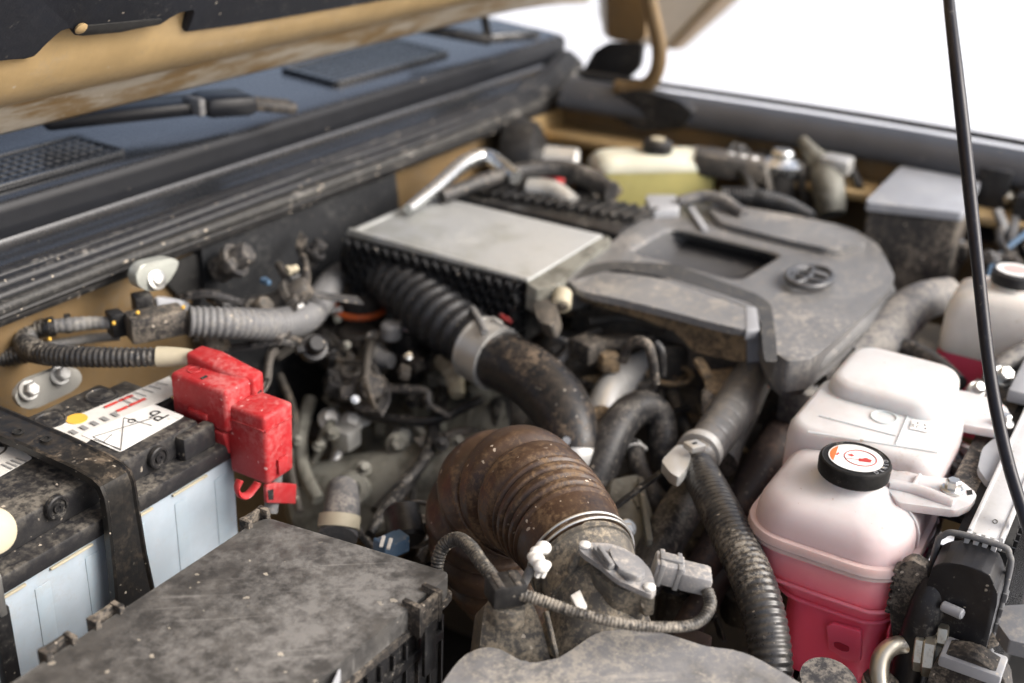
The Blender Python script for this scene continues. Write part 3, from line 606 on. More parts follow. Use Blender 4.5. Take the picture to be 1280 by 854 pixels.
for v in bm.verts:
    if v.co.z < Z(.53): v.co.x = .6735+(v.co.x-.6735)*.93; v.co.y = .635+(v.co.y-.635)*.95
lo = mk('lower_box', bm, m_red, t)
bm = B(); bar(bm, Vector((.6545,.6135,Z(.4985))), Vector((.6545,.652,Z(.4985))), .0012, .0012); bar(bm, Vector((.6545,.6117,Z(.4985))), Vector((.688,.6117,Z(.4985))), .0012, .0012); mk('moulded_seam', bm, m_red, lo)
bm = B(); abox(bm, .668, .680, .6105, .6130, Z(.5465), Z(.532), .0008); mk('snap_clip', bm, m_red, lo)
bm = B(); abox(bm, .6478, .6510, .672, .694, Z(.5045), Z(.4985), .0008); mk('snap_clip', bm, m_red, lo)
bm = B(); plate(bm, [Vector((.6495,.690,Z(.512))), Vector((.6495,.655,Z(.512))), Vector((.655,.655,Z(.535))), Vector((.655,.664,Z(.535)))], (.01,0,0), .002); mk('side_flange', bm, m_red, t)
for u, v, h in ((255,472,.4702),(302,498,.4852),(323,490,.4852)):
    p = H(u, v, h); bm = B(); obox(bm, p, Vector((.0032,0,0)), Vector((0,.0012,0)), Vector((0,0,.0006))); mk('slot', bm, m_dark, t)
bm = B(); p = H(243, 462, .4700); tube(bm, [p+Vector((.006*math.cos(a*math.pi/6),.005*math.sin(a*math.pi/6),0)) for a in range(12)], [.0005]*12, seg=6, closed=True, step=.002); mk('embossed_ring', bm, m_red, t)
bm = B(); pp = [PY(u, v, .617) for u, v in ((300,600),(296,610),(300,619),(309,619),(319,608),(322,603))]; tube(bm, pp, [.0022]*6, seg=10, flat=2.2, flatdir=Vector((.5,1,0)), step=.002); mk('loop', bm, m_red, t)
bm = B(); plate(bm, [PY(u, v, .617) for u, v in ((333,607),(345,604),(371,606),(370,630),(334,629))], (0,.004,0), .0008); tb = mk('tab', bm, m_red, t)
bm = B(); plate(bm, [PY(u, v, .6165) for u, v in ((335,613),(342,612),(342,625),(336,625))], (0,.002,0)); mk('tab_hole', bm, m_dark, tb)
bm = B(); T(bm, [(345,585,.553,9),(343,610,.57,9),(338,640,.59,9)], seg=14); mk('cable_end', bm, m_greyconduit, label='short grey cable end below the red terminal cover', cat='cable')
# ------------------------------------------------------------------ positive cable and wiring behind the battery
t = thing('battery_cable', 'black ribbed cable conduit looping from red cover with cream tape end', 'cable', H(60, 440, .5))
bm = B(); T(bm, [(262,455,.472,10),(235,447,.470,11),(212,446,.470,12.5),(196,446,.470,13)], seg=18); mk('tape_end', bm, m_cream, t)
bm = B(); T(bm, [(198,446,.470,11.5),(150,447,.472,12.5),(100,446,.475,13),(60,443,.48,14),(38,436,.485,15),(32,424,.487,14),(42,413,.485,12),(66,408,.480,11)], seg=16, step=.0009, prof=ribs(.0052,.06)); mk('conduit', bm, m_conduit, t)
bm = B(); T(bm, [(60,409,.480,9),(90,406,.478,9.5),(115,404,.478,8.5),(142,404,.478,8)], seg=14, step=.0011, prof=ribs(.0060,.03)); mk('grey_sleeve', bm, m_greyconduit, t)
for u, v in ((63,409), (84,405)):
    bm = B(); T(bm, [(u-3,v,.479,12.5),(u+5,v-1,.479,12.5)], seg=16); mk('tape_ring', bm, m_black, t)
for u, v, h in ((62,402,.472),(62,424,.475),(142,404,.47),(172,391,.462),(229,384,.462)):
    bm = B(); bmesh.ops.create_icosphere(bm, subdivisions=1, radius=.0022); bmesh.ops.translate(bm, verts=bm.verts[:], vec=H(u, v, h)); mk('yellow_mark', bm, m_yellowink, t)
bm = B(); T(bm, [(-60,460,.50,11),(-20,452,.50,11),(10,446,.50,12),(40,440,.495,13)], seg=14, step=.0011, prof=ribs(.0052,.06)); mk('side_branch', bm, m_conduit, t)
bm = B(); T(bm, [(60,432,.50,6),(110,424,.50,6),(150,420,.50,6)], seg=10); mk('lower_wire', bm, m_greyconduit, t)
t = thing('wire_junction', 'dusty black junction block between the two ribbed conduits', 'connector', H(195, 405, .49))
bm = B(); c = H(195, 404, .478); obox(bm, c, Vector((.024,-.012,0)), Vector((.006,.012,0)), Vector((0,0,.013)), .003); mk('body', bm, m_blackdusty, t)
bm = B(); c = H(178, 378, .468); obox(bm, c, Vector((.008,-.004,0)), Vector((.004,.008,0)), Vector((0,0,.009)), .002); mk('latch', bm, m_black, t)
bm = B(); c = H(145, 404, .478); obox(bm, c, Vector((.006,-.003,0)), Vector((.003,.008,0)), Vector((0,0,.012)), .0015); mk('end_collar', bm, m_black, t)
bm = B(); plate(bm, rnd([PY(u, v, .86) for u, v in ((195,370),(240,378),(235,390),(200,395))], .3), (0,.006,0), .002); mk('bracket', bm, m_greyplate, t)
bm = B(); T(bm, [(236,402,.478,19),(290,404,.485,20),(340,406,.50,20),(378,398,.52,20),(400,375,.54,18),(418,350,.55,16),(440,335,.56,14)], seg=18, step=.0012, prof=ribs(.0062,.045))
mk('grey_conduit', bm, m_greyconduit, label='thick dusty grey ribbed conduit running from junction block into the engine', cat='conduit')
t = thing('fender_bracket', 'grey metal bracket with two bolts behind the battery', 'bracket', H(60, 490, .52))
pts = [PY(u, v, .835) for u, v in ((18,496),(28,478),(75,460),(98,461),(104,472),(98,486),(40,514),(24,508))]
bm = B(); plate(bm, rnd(pts, .3), (0,.006,0), .002); mk('plate', bm, mat('bracket_grey', (.33,.325,.30), .5, metal=.3, dust=.4, spk=.2), t)
for u, v in ((35,488),(74,469)):
    bm = B(); hexbolt(bm, PY(u, v, .834), Vector((0,-1,.5)), .0068, .010); mk('bolt', bm, m_boltgrey, t)

# ------------------------------------------------------------------ fuse box
t = thing('fuse_box', 'large black fuse box with dusty scratched lid in the left foreground', 'fuse box', (.47, .47, Z(.62)))
LX0, LX1, LY0, LY1, LZ = .25, .592, .388, .553, Z(.52)
A_ = H(330,645,.52); B_ = H(566,716,.52); Cc = H(415,838,.52); D_ = H(20,850,.52)
dl = (D_-A_); dr = (Cc-B_)
c = [A_, B_, B_+dr*1.7, A_+dl*1.25]
bm = B(); plate(bm, rnd(c, .05, 4), (0,0,-.020), .0035, 3); ld = mk('lid', bm, m_lid, t)
def ins(k): 
    m = (c[0]+c[1]+c[2]+c[3])/4; return [p+(m-p).normalized()*k for p in c]
bm = B(); plate(bm, rnd([p+Vector((0,0,-.0175)) for p in ins(-.004)], .05, 4), (0,0,-.006), .0015); mk('lid_flange', bm, m_blackdusty, ld)
bm = B(); plate(bm, rnd([p+Vector((0,0,-.024)) for p in ins(.004)], .05, 4), (0,0,-.12), .003); bs_ = mk('base', bm, m_black, t)
d = (c[2]-c[1]); L_ = d.length; d.normalize(); nn = Vector((d.y, -d.x, 0)); nn = nn if nn.y < 0 else -nn
for k in range(14):
    s = .012+.014*k
    if s > L_: break
    p = c[1]+d*s+Vector((0,0,-.075))+nn*(-.0012); bm = B(); obox(bm, p, d*.0014, nn*.0022, Vector((0,0,.045)), .0006); mk('base_rib', bm, m_black, bs_)
bm = B(); p = c[1]+d*(L_*.5)+Vector((0,0,-.047))-nn*.0018; obox(bm, p, d*(L_*.5-.012), nn*.0035, Vector((0,0,.004)), .001); mk('base_ledge', bm, m_black, bs_)
# clip on the right side
e1 = B_+dr*.30
def clip(p, d, nn, w=.011, out=.008):
    bm = B()
    obox(bm, p-d*w+nn*out*.3, d*.0022, nn*out, Vector((0,0,.013)), .0006)
    obox(bm, p+d*w+nn*out*.3, d*.0022, nn*out, Vector((0,0,.013)), .0006)
    obox(bm, p+nn*out*1.0, d*w, nn*.0018, Vector((0,0,.012)), .0006)
    obox(bm, p+nn*out*.3+Vector((0,0,-.006)), d*w, nn*out*.9, Vector((0,0,.002)))
    o = mk('clip', bm, m_blackdusty, t)
    bm = B(); obox(bm, p+nn*out*1.1+Vector((0,0,-.03)), d*w*.6, nn*.0016, Vector((0,0,.022)), .0006); mk('latch_tongue', bm, m_black, o)
clip(e1+Vector((0,0,-.008)), d, nn)
dL = (c[3]-c[0]).normalized(); nl = Vector((-dL.y, dL.x, 0)); nl = nl if nl.y > 0 else -nl
for u, v in ((318,654),(128,775),(70,815)):
    p = H(u, v, .523); k = (p-c[0]).dot(dL); clip(c[0]+dL*k+Vector((0,0,-.007)), dL, nl, .010, .005)
bm = B(); plate(bm, [H(408,868,.5195),H(423,836,.5195),H(426,835,.521),H(420,870,.521)], (0,0,-.01), .001); mk('edge_rail', bm, m_greyplate, t)
# ------------------------------------------------------------------ charge-air duct, clamps and elbow hose
def ring(bm, c, ax, R, r, seg=10, n=32, step=.004):
    a, b = frame(ax); tube(bm, [c+(a*math.cos(2*math.pi*k/n)+b*math.sin(2*math.pi*k/n))*R for k in range(n)], [r]*n, seg=seg, closed=True, step=step)
def band(bm, c, ax, R, w, th=.0012):
    ax = ax.normalized(); lathe(bm, c-ax*w*.5, ax, [(R-.002, 0), (R+th, .0), (R+th, w), (R-.002, w)], 40)
bm = B(); T(bm, [(455,318,.525,34),(500,352,.53,37),(548,395,.54,38),(606,437,.552,35)], seg=24, step=.0016, prof=ribs(.0165,.055,.8))
mk('ribbed_duct', bm, m_fin, label='black ribbed duct between the cooler fins and the silver clamp', cat='duct')
t = thing('elbow_hose', 'thick black rubber elbow hose with brown dried mud below silver clamp', 'hose', H(690, 500, .6))
bm = B(); ep = [(598,436,.552,36),(622,449,.553,37),(665,473,.556,38.5),(700,510,.568,39),(716,555,.59,35),(717,600,.62,31)]; T(bm, ep, seg=32, step=.006); mk('hose', bm, m_elbow, t)
t = thing('hose_clamp', 'wide silver band clamp round the ribbed duct end', 'clamp', H(612, 445, .57))
p = H(609,442,.5525); q = H(640,459,.5545); bm = B(); band(bm, p, q-p, mm(p, 40), .030, .001); mk('band', bm, m_alu, t)
ax = (q-p).normalized()
for k in (-.015, .015):
    bm = B(); band(bm, p+ax*k, ax, mm(p, 40.5), .003, .0012); mk('band_edge', bm, m_alu, t)
for u, v in ((596,432),(601,438),(590,448)):
    c = H(u, v, .525); c = p+(c-p).normalized()*mm(p, 41.2); bm = B(); obox(bm, c, ax*.004, (c-p).normalized()*.0012, ax.cross((c-p).normalized())*.0012); mk('band_slot', bm, m_dark, t)
bm = B(); obox(bm, H(622, 404, .518), ax*.008, Vector((.004,.004,0)), Vector((0,0,.004)), .001); mk('ear', bm, m_alu, t)
bm = B(); obox(bm, H(632, 398, .52), ax*.007, Vector((.002,.004,0)), Vector((0,0,.003)), .001); mk('red_tag', bm, m_red, t)
t = thing('outlet_clamp', 'silver clamp with small tab at the lower end of elbow hose', 'clamp', H(716, 560, .62))
p = H(717,562,.594); q = H(717,590,.612); bm = B(); lathe(bm, p, q-p, [(mm(p,33),0),(mm(p,34),.001),(mm(p,34),.016),(mm(p,29),.022),(mm(p,28),.05)], 36); mk('band', bm, m_alu, t)
bm = B(); obox(bm, H(704, 540, .575), Vector((.004,.002,0)), Vector((0,.001,.0)), Vector((0,0,.006)), .0006); mk('tab', bm, m_white, t)
bm = B(); cyl(bm, H(708, 551, .572), H(708, 551, .569), .004, 12); mk('rivet', bm, m_steel, t)
bm = B(); T(bm, [(590,385,.515,4),(600,402,.515,4.5),(606,415,.517,4.5)], seg=8); mk('breather_pipe', bm, m_greyconduit, label='thin grey pipe ending at the top of the wide silver clamp', cat='pipe')
bm = B(); T(bm, [(735,580,.62,21),(748,530,.60,22),(765,490,.585,22.5),(790,466,.58,20),(806,452,.58,17)], seg=22); mk('silver_pipe', bm, m_pipealu, label='shiny silver metal pipe curving behind the black U hose', cat='pipe')
t = thing('bypass_hose', 'grey black rubber hose bent in a U beside the elbow hose', 'hose', H(800, 540, .62))
bm = B(); T(bm, [(740,612,.62,24),(752,578,.60,24),(768,540,.58,23.5),(790,514,.572,22.5),(812,511,.575,21),(826,530,.59,20),(829,565,.61,19),(826,610,.65,18)], seg=22, step=.0022, prof=ribs(.0036, .008)); mk('hose', bm, m_rubber, t)
t = thing('bracket_plate', 'grey cast bracket with hex bolt behind the brown bellows', 'bracket', H(790, 640, .62))
bm = B(); plate(bm, rnd([H(u, v, h) for u, v, h in ((762,600,.60),(800,592,.60),(815,640,.61),(822,700,.62),(800,730,.63),(768,690,.61))], .2), (.01,.01,-.01), .002); mk('plate', bm, m_dullmetal, t)
bm = B(); hexbolt(bm, H(783, 661, .605), (CAM-H(783, 661, .605)).normalized()+Vector((0,-.3,0)), .0062, .009); mk('bolt', bm, m_steel, t)
bm = B(); bar(bm, H(800, 600, .598), H(812, 680, .608), .006, .010, .002); mk('rib', bm, m_dullmetal, t)
t = thing('thin_vent_hose', 'thin black hose with pale ring clamp behind the tie strap', 'hose', H(800, 590, .62))
bm = B(); T(bm, [(780,548,.60,10),(792,562,.60,11),(800,590,.61,13),(815,622,.62,18),(838,650,.64,20)], seg=16); mk('hose', bm, m_rubber, t)
p = H(793,563,.60); q = H(797,578,.605); bm = B(); ring(bm, p, q-p, mm(p, 12), .0013); mk('clamp_ring', bm, m_white, t)
bm = B(); bar(bm, H(797,552,.595), H(808,562,.594), .003, .003, .0006); mk('clamp_ear', bm, m_white, t)
# ------------------------------------------------------------------ bellows, sensor housing, air cleaner
BP = [(668,770,.72,56),(642,730,.67,66),(617,684,.618,75),(617,634,.565,81),(645,612,.535,80),(678,632,.520,74),(706,664,.517,69),(729,702,.521,67)]
bpts = [H(*a[:3]) for a in BP]; Ltot = sum((b-a).length for a, b in zip(bpts, bpts[1:]))*1.02
def bprof(s):
    r = Ltot-s                                              # distance back from the sensor housing
    if r < .030: return 1+.012*math.exp(-((r-.004)/.003)**2)
    if r < .036: return 1.0
    if r < .073:
        x = ((r-.036)/.0092) % 1; return 1.04-.17*math.exp(-((x-.5)/.125)**2)
    x = ((r-.073)/.034) % 1; return 1.035-.17*abs(math.cos(math.pi*x))**6
t = thing('intake_bellows', 'brown muddy ribbed rubber intake bellows bending down into the bay', 'bellows', bpts[4])
bm = B(); tube(bm, bpts, [mm(p, a[3]) for p, a in zip(bpts, BP)], seg=56, step=.0011, prof=bprof); mk('bellows', bm, m_bellows, t, 60)
ca = bpts[-1]; cax = (bpts[-1]-bpts[-2]).normalized(); CR = mm(ca, 67)
t = thing('wire_clamp', 'double wire hose clamp with white plastic clip on the bellows end', 'clamp', ca)
for k in (-.002, .004):
    bm = B(); ring(bm, ca+cax*(k-.004), cax, CR+.0014, .0011, 8); mk('wire_ring', bm, m_steel, t)
bm = B()
for q, r in (((670,690),.0048), ((679,685),.0062), ((671,700),.006), ((677,708),.0062), ((666,696),.0044), ((683,706),.0038)):
    c = H(*q, .486); g = B(); bmesh.ops.create_icosphere(g, subdivisions=2, radius=r); bmesh.ops.scale(g, vec=(1,1,.8), verts=g.verts[:]); bmesh.ops.translate(g, verts=g.verts[:], vec=c)
    me = bpy.data.meshes.new('x'); g.to_mesh(me); g.free(); bm.from_mesh(me); bpy.data.meshes.remove(me)
md = mk('clip', bm, m_white, t, 180)
rm = md.modifiers.new('remesh', 'REMESH'); rm.mode = 'VOXEL'; rm.voxel_size = .0009; rm.use_smooth_shade = True
for a_, b_ in (((676,711),(670,722)), ((682,711),(677,722))):
    bm = B(); bar(bm, H(*a_, .489), H(*b_, .495), .0035, .0035, .0008); mk('clip_leg', bm, m_white, t)
bm = B(); cyl(bm, H(665, 709, .492), H(654, 730, .503), .0034, 12); mk('clip_screw', bm, m_greyconduit, t)
t = thing('airflow_sensor_housing', 'dusty plastic airflow sensor housing between brown bellows and air cleaner', 'sensor housing', H(740, 760, .57))
hp = [(718,688,.517,63),(731,705,.522,64),(742,738,.53,60),(748,770,.543,62),(748,800,.56,78)]
bm = B(); T(bm, hp, seg=40, step=.004); mk('tube', bm, m_housing, t, 50)
for u, v, h, r in ((731,708,.522,66),(744,745,.532,62)):
    p = H(u, v, h); bm = B(); band(bm, p, cax, mm(p, r), .004, .001); mk('rim', bm, m_housing, t)
sp = [(722,681),(733,678),(760,679),(778,684),(800,697),(814,713),(821,738),(815,744),(803,739),(770,724),(751,707),(727,691)]
hs_ = lambda u, v: .479+.012*max(0, min(1, (u-722)/100))
bm = B(); plate(bm, rnd([H(u, v, hs_(u, v)) for u, v in sp], .25), (0,0,-.004), .0012); pl2 = mk('sensor_plate', bm, m_sensor, t)
bm = B(); plate(bm, rnd([H(u, v, hs_(u, v)-.0045) for u, v in ((760,683),(778,686),(797,699),(808,715),(800,722),(784,719),(768,703))], .3), (0,0,-.006), .002); mk('sensor_body', bm, m_sensor, pl2)
bm = B(); plate(bm, rnd([H(u, v, hs_(u, v)-.004) for u, v in ((740,682),(752,682),(770,706),(760,708))], .2), (0,0,-.004), .001); mk('raised_pad', bm, m_coverlip, pl2)
for (u, v), (u2, v2) in (((748,684),(764,706)), ((772,712),(796,722))):
    bm = B(); bar(bm, H(u, v, hs_(u, v)-.0075), H(u2, v2, hs_(u2, v2)-.0055), .003, .004, .0008); mk('ridge', bm, m_coverlip, pl2)
for u, v in ((731,682),(812,735)):
    p = H(u, v, hs_(u, v)-.001); bm = B(); lathe(bm, p, Vector((0,0,1)), [(.0042,0),(.004,.0016),(.0025,.0026),(.0006,.003)], 18); mk('screw', bm, m_white, pl2)
bm = B(); plate(bm, rnd([H(u, v, .494+.008*(u-735)/80) for u, v in ((737,693),(775,692),(808,720),(812,742),(770,736),(742,716))], .2), (.004,.004,-.028), .003); mk('sensor_socket', bm, m_housing, t)
bm = B(); plate(bm, rnd([H(u, v, h) for u, v, h in ((806,738,.497),(819,740,.497),(817,768,.518),(806,772,.52),(800,752,.51))], .15), (.01,.012,-.004), .002); mk('boss', bm, m_housing, t)
bm = B(); bar(bm, H(722, 692, .489), H(712, 716, .505), .006, .006, .002); mk('web', bm, m_housing, t)
bm = B(); plate(bm, [H(u, v, .499) for u, v in ((713,744),(725,737),(734,757),(722,762))], (0,0,-.003), .0006); mk('pale_tag', bm, m_label, t)
bm = B(); plate(bm, rnd([H(u, v, h) for u, v, h in ((606,755,.515),(618,748,.512),(646,750,.512),(664,750,.515),(676,778,.525),(692,838,.55),(640,850,.56),(598,820,.55))], .2), (.02,.02,-.03), .004); mk('mounting_foot', bm, m_housing, t)
bm = B(); plate(bm, rnd([H(u, v, .507) for u, v in ((607,752),(622,742),(655,750),(657,764),(640,768),(618,764))], .3), (0,0,-.014), .003); mk('foot_cap', bm, m_housing, t)
bm = B(); bar(bm, H(682, 764, .518), H(698, 832, .545), .003, .006, .001); mk('edge_web', bm, m_housing, t)
ap = [(540,880),(556,850),(572,828),(590,813),(612,808),(630,814),(648,824),(662,828),(690,826),(715,812),(738,796),(758,787),(790,787),(827,791),(858,800),(884,808),(930,815),(966,834),(1012,862),(1030,900),(540,920)]
bm = B(); plate(bm, smooth_loop([H(u, v, .535-.006*math.exp(-((u-780)/110)**2)) for u, v in ap], 3), (0,0,-.05), .009, 4); mk('air_cleaner', bm, m_air, label='dusty grey air cleaner lid at the bottom of the picture', cat='air cleaner', ang=60)
# sensor plug and harness
t = thing('sensor_plug', 'dusty grey connector plug with latch on the airflow sensor', 'connector', H(850, 720, .52))
P0, P1, P2 = H(818,708,.4935), H(852,716,.497), H(880,728,.502)
ux = (P1-P0).normalized(); sd = ux.cross(Vector((0,0,1))).normalized(); un = sd.cross(ux)
bm = B(); obox(bm, (P0+P1)*.5, ux*.0105, sd*.0095, un*.0085, .0022); mk('body', bm, m_sensor, t)
for k in (-.5, .55):
    bm = B(); obox(bm, (P0+P1)*.5+ux*k*.012, ux*.0018, sd*.0102, un*.0093, .0006); mk('collar', bm, m_coverlip, t)
bm = B(); obox(bm, (P0+P1)*.5+un*.0095, ux*.008, sd*.0035, un*.0012, .0005); mk('latch', bm, m_coverlip, t)
bm = B(); obox(bm, (P1+P2)*.5+ux*.001, ux*.0115, sd*.010, un*.0075, .003); mk('boot', bm, m_sensor, t)
t = thing('sensor_harness', 'thin ribbed wiring conduit snaking from sensor plug past the bellows', 'wiring', H(740, 770, .52))
bm = B(); T(bm, [(884,738,.503,8),(888,755,.508,8),(880,772,.512,7.5),(862,782,.512,7),(830,784,.508,7),(795,782,.505,7),(755,775,.502,7),(715,764,.50,7),(680,752,.498,7.5),(648,742,.496,8)], seg=12, step=.0007, prof=ribs(.0026,.06)); mk('conduit', bm, mat('dusty_conduit', (.03,.029,.028), .4, dust=.6, dcol=(.30,.27,.225), spk=.3, bump=.1, up=.3), t)
bm = B(); T(bm, [(622,728,.496,9),(602,704,.494,9),(588,684,.495,9),(572,674,.50,9),(557,680,.507,9),(549,694,.515,8.5),(546,712,.525,8)], seg=12, step=.0007, prof=ribs(.0026,.06)); mk('conduit', bm, mat('muddy_conduit', (.03,.029,.028), .45, dust=.5, dcol=(.27,.235,.18), spk=.4, bump=.1, up=.3), t)
bm = B(); c = H(632, 737, .4955); obox(bm, c, Vector((.009,-.008,0)), Vector((.006,.008,0)), Vector((0,0,.0085)), .0018); cl = mk('clip', bm, m_black, t)
for s in (-1, 1):
    bm = B(); obox(bm, c+Vector((.0045*s,-.004*s,.007)), Vector((.0018,-.0016,0)), Vector((.0055,.007,0)), Vector((0,0,.0022)), .0008); mk('clip_lip', bm, m_blackdusty, cl)
# ------------------------------------------------------------------ long conduit with clamp, strap and lower hoses
t = thing('long_conduit', 'long black ribbed conduit falling from metal clamp past the pink tank', 'conduit', H(930, 720, .6))
cpts = [(868,578,.555,22),(880,600,.553,23),(898,635,.553,25),(920,680,.555,26.5),(942,728,.562,27),(956,775,.575,27),(963,815,.59,26.5),(966,860,.61,26)]
bm = B(); T(bm, cpts, seg=24, step=.0010, prof=ribs(.0058,.035,.7)); mk('conduit', bm, m_conduit, t)
bm = B(); T(bm, [(866,580,.556,24),(888,552,.556,26),(910,520,.556,27),(930,490,.555,27),(946,462,.553,24)], seg=24, step=.0016, prof=lambda s: 1-.03*math.exp(-(((s/.019) % 1-.5)/.08)**2)); mk('foil_sleeve', bm, m_tape, t)
bm = B(); T(bm, [(902,580,.58,20),(915,545,.575,19),(935,505,.57,18),(950,470,.565,16)], seg=16); mk('lower_sleeve', bm, m_rubber, t)
t = thing('conduit_clamp', 'pale metal P clamp gripping the ribbed conduit and tie strap', 'clamp', H(860, 575, .57))
p = H(874,566,.555); q = H(890,545,.556); bm = B(); band(bm, p, q-p, mm(p, 27.5), .011, .0012); mk('band', bm, m_alu, t)
bm = B(); plate(bm, rnd([H(u, v, .538) for u, v in ((826,576),(846,556),(856,556),(864,570),(858,586),(848,597),(838,591))], .2), (0,0,-.010), .0015); mk('plate', bm, m_alu, t)
bm = B(); c = H(868, 558, .530); obox(bm, c, Vector((.0062,-.004,0)), Vector((.003,.006,0)), Vector((0,0,.003)), .0008); bl = mk('buckle', bm, m_alu, t)
bm = B(); obox(bm, c+Vector((0,0,.003)), Vector((.0022,-.001,0)), Vector((.0006,.0012,0)), Vector((0,0,.0004))); mk('buckle_slot', bm, m_dark, bl)
bm = B(); bar(bm, H(754, 645, .585), H(838, 582, .548), .0058, .004, .001); mk('tie_strap', bm, m_black, label='straight black tie strap running from the P clamp behind the bellows', cat='strap')
def hose(q, name, label, m=m_rubber, cat='hose', **k):
    bm = B(); T(bm, q, **k); return mk(name, bm, m, label=label, cat=cat)
m_redhose = mat('reddish_hose', (.028,.020,.019), .5, dust=.45, dcol=(.13,.085,.065), spk=.4, bump=.15)
hose([(800,735,.64,24),(822,690,.625,27),(850,640,.61,27),(880,598,.60,25),(905,560,.60,22)], 'radiator_hose', 'thick black hose passing under the ribbed conduit beside the bellows', seg=24)
hose([(862,740,.66,20),(890,690,.65,22),(925,632,.63,24),(955,580,.62,25),(985,525,.61,23),(1000,490,.61,20)], 'coolant_hose', 'dark reddish hose left of the pink coolant tank', m_redhose, seg=24)
hose([(850,800,.66,18),(868,770,.66,19),(900,722,.67,18)], 'drain_hose', 'dull hose end in shadow below the sensor plug', m_redhose, seg=18)
hose([(838,480,.585,10),(850,520,.60,9),(870,560,.62,9)], 'engine_pipe', 'thin brown metal pipe behind the foil sleeve', m_darkmetal, 'pipe', seg=12)
bm = B(); obox(bm, H(862, 810, .63), Vector((.014,0,0)), Vector((0,.014,0)), Vector((0,0,.01)), .003); mk('shadow_block', bm, m_redhose, label='small dark reddish block standing in for shadow below the sensor harness', cat='block')  # dark block added as shadow filler under the harness
# ------------------------------------------------------------------ fuel rail and wiring below the cover's lip
t = thing('injector_rail', 'dusty black connector rail with brown muddy arch under the cover lip', 'rail', H(770, 440, .56))
bm = B(); bar(bm, H(712, 432, .545), H(818, 424, .545), .018, .014, .004); mk('rail', bm, m_blackdusty, t)
bm = B(); obox(bm, H(735, 436, .543), Vector((.014,-.004,0)), Vector((.004,.014,0)), Vector((0,0,.012)), .004); mk('housing', bm, m_blackdusty, t)
bm = B(); obox(bm, H(760, 452, .553), Vector((.006,-.008,0)), Vector((.005,.007,0)), Vector((0,0,.010)), .002); mk('socket', bm, m_coverdirt, t)
bm = B(); p = [PX(u, v, 1.0) for u, v in ((778,452),(785,434),(798,426),(810,432),(816,452),(819,480))]; tube(bm, p, [mm(a, 6.5) for a in p], seg=10); mk('arch', bm, m_blackdusty, t)
bm = B(); p = [PX(u, v, 1.01) for u, v in ((818,430),(826,440),(826,470))]; tube(bm, p, [mm(a, 7) for a in p], seg=10); mk('bracket', bm, m_black, t)
bm = B(); T(bm, [(690,420,.55,4),(712,432,.55,5),(700,452,.56,5),(690,462,.57,4)], seg=8); mk('wire', bm, m_greyconduit, t)
bm = B(); T(bm, [(690,440,.56,5),(720,425,.55,5),(750,412,.545,5)], seg=8); mk('wire', bm, m_darkmetal, t)
bm = B(); T(bm, [(735,402,.54,6),(780,398,.54,6),(830,412,.54,6)], seg=8); mk('pipe', bm, m_darkmetal, t)
t = thing('filter_canister', 'dark round canister under the muddy cover lip', 'canister', H(840, 445, .6))
bm = B(); p = H(838, 425, .55); cyl(bm, p, p-Vector((0,0,.05)), mm(p, 27), 28, .006); mk('body', bm, m_darkmetal, t)
bm = B(); p = H(838, 468, .575); ring(bm, p, Vector((0,0,1)), mm(p, 27), .003); mk('rim', bm, m_coverdirt, t)
t = thing('cover_bracket', 'muddy tan bracket below the front corner of the engine cover', 'bracket', H(900, 480, .56))
bm = B(); plate(bm, rnd([H(u, v, .545) for u, v in ((885,462),(930,458),(948,470),(940,488),(905,492),(880,486))], .2), (0,0,-.010), .002); mk('plate', bm, m_coverdirt, t)
bm = B(); bar(bm, H(884, 488, .548), H(884, 520, .565), .012, .008, .002); mk('leg', bm, m_blackdusty, t)
bm = B(); bar(bm, H(872, 448, .535), H(900, 500, .56), .012, .006, .002); mk('strut', bm, m_coverdirt, t)
bm = B(); obox(bm, H(957, 477, .55), Vector((.008,0,0)), Vector((0,.006,0)), Vector((0,0,.005)), .002); mk('orange_connector', bm, m_orange, label='small orange connector peeking below the engine cover corner', cat='connector')
for k, (u0, v0, u1, v1, h, r) in enumerate(((868,470,880,560,.60,14),(850,500,862,580,.62,9),(905,500,900,560,.60,7))):
    hose([(u0,v0,h,r),((u0+u1)/2-4,(v0+v1)/2,h+.02,r),(u1,v1,h+.04,r)], 'loom', ['thick brown loom left of the foil sleeve','dark loom hanging behind the U hose','thin dark loom beneath the muddy bracket'][k], m_darkmetal, 'wiring', seg=10)
# ------------------------------------------------------------------ coolant tank
t = thing('coolant_tank', 'translucent white coolant tank half full of pink coolant with black cap', 'coolant tank', (.9, .18, Z(.7)))
fx, fy = .874, .180
def tank_rings(L): return [rrect(x, y, hx, hy, r, Z(h), 7) for x, y, hx, hy, r, h in L]
bm = B(); loft(bm, tank_rings([(fx,fy,.066,.063,.034,.544),(fx,fy,.066,.063,.034,.534),(fx,fy,.0655,.0625,.034,.526),(fx,fy,.0640,.061,.034,.519),(fx,fy,.0605,.0575,.034,.5125),(fx-.001,fy,.055,.052,.034,.508),(fx-.003,fy-.001,.046,.044,.034,.5045),(fx-.006,fy-.002,.035,.034,.033,.5015),(fx-.008,fy-.002,.027,.027,.0269,.4985),(fx-.009,fy-.003,.0235,.0235,.0234,.494),(fx-.009,fy-.003,.0235,.0235,.0234,.488)])); up_ = mk('upper_shell', bm, m_tank, t, 80)
bm = B(); loft(bm, tank_rings([(fx,fy,.066,.063,.036,.535),(fx,fy,.0708,.0678,.039,.5355),(fx,fy,.0715,.0685,.040,.5375),(fx,fy,.0715,.0685,.040,.5405),(fx,fy,.072,.069,.040,.5425),(fx,fy,.0665,.0635,.036,.543)])); mk('flange', bm, m_tankflange, t, 60)
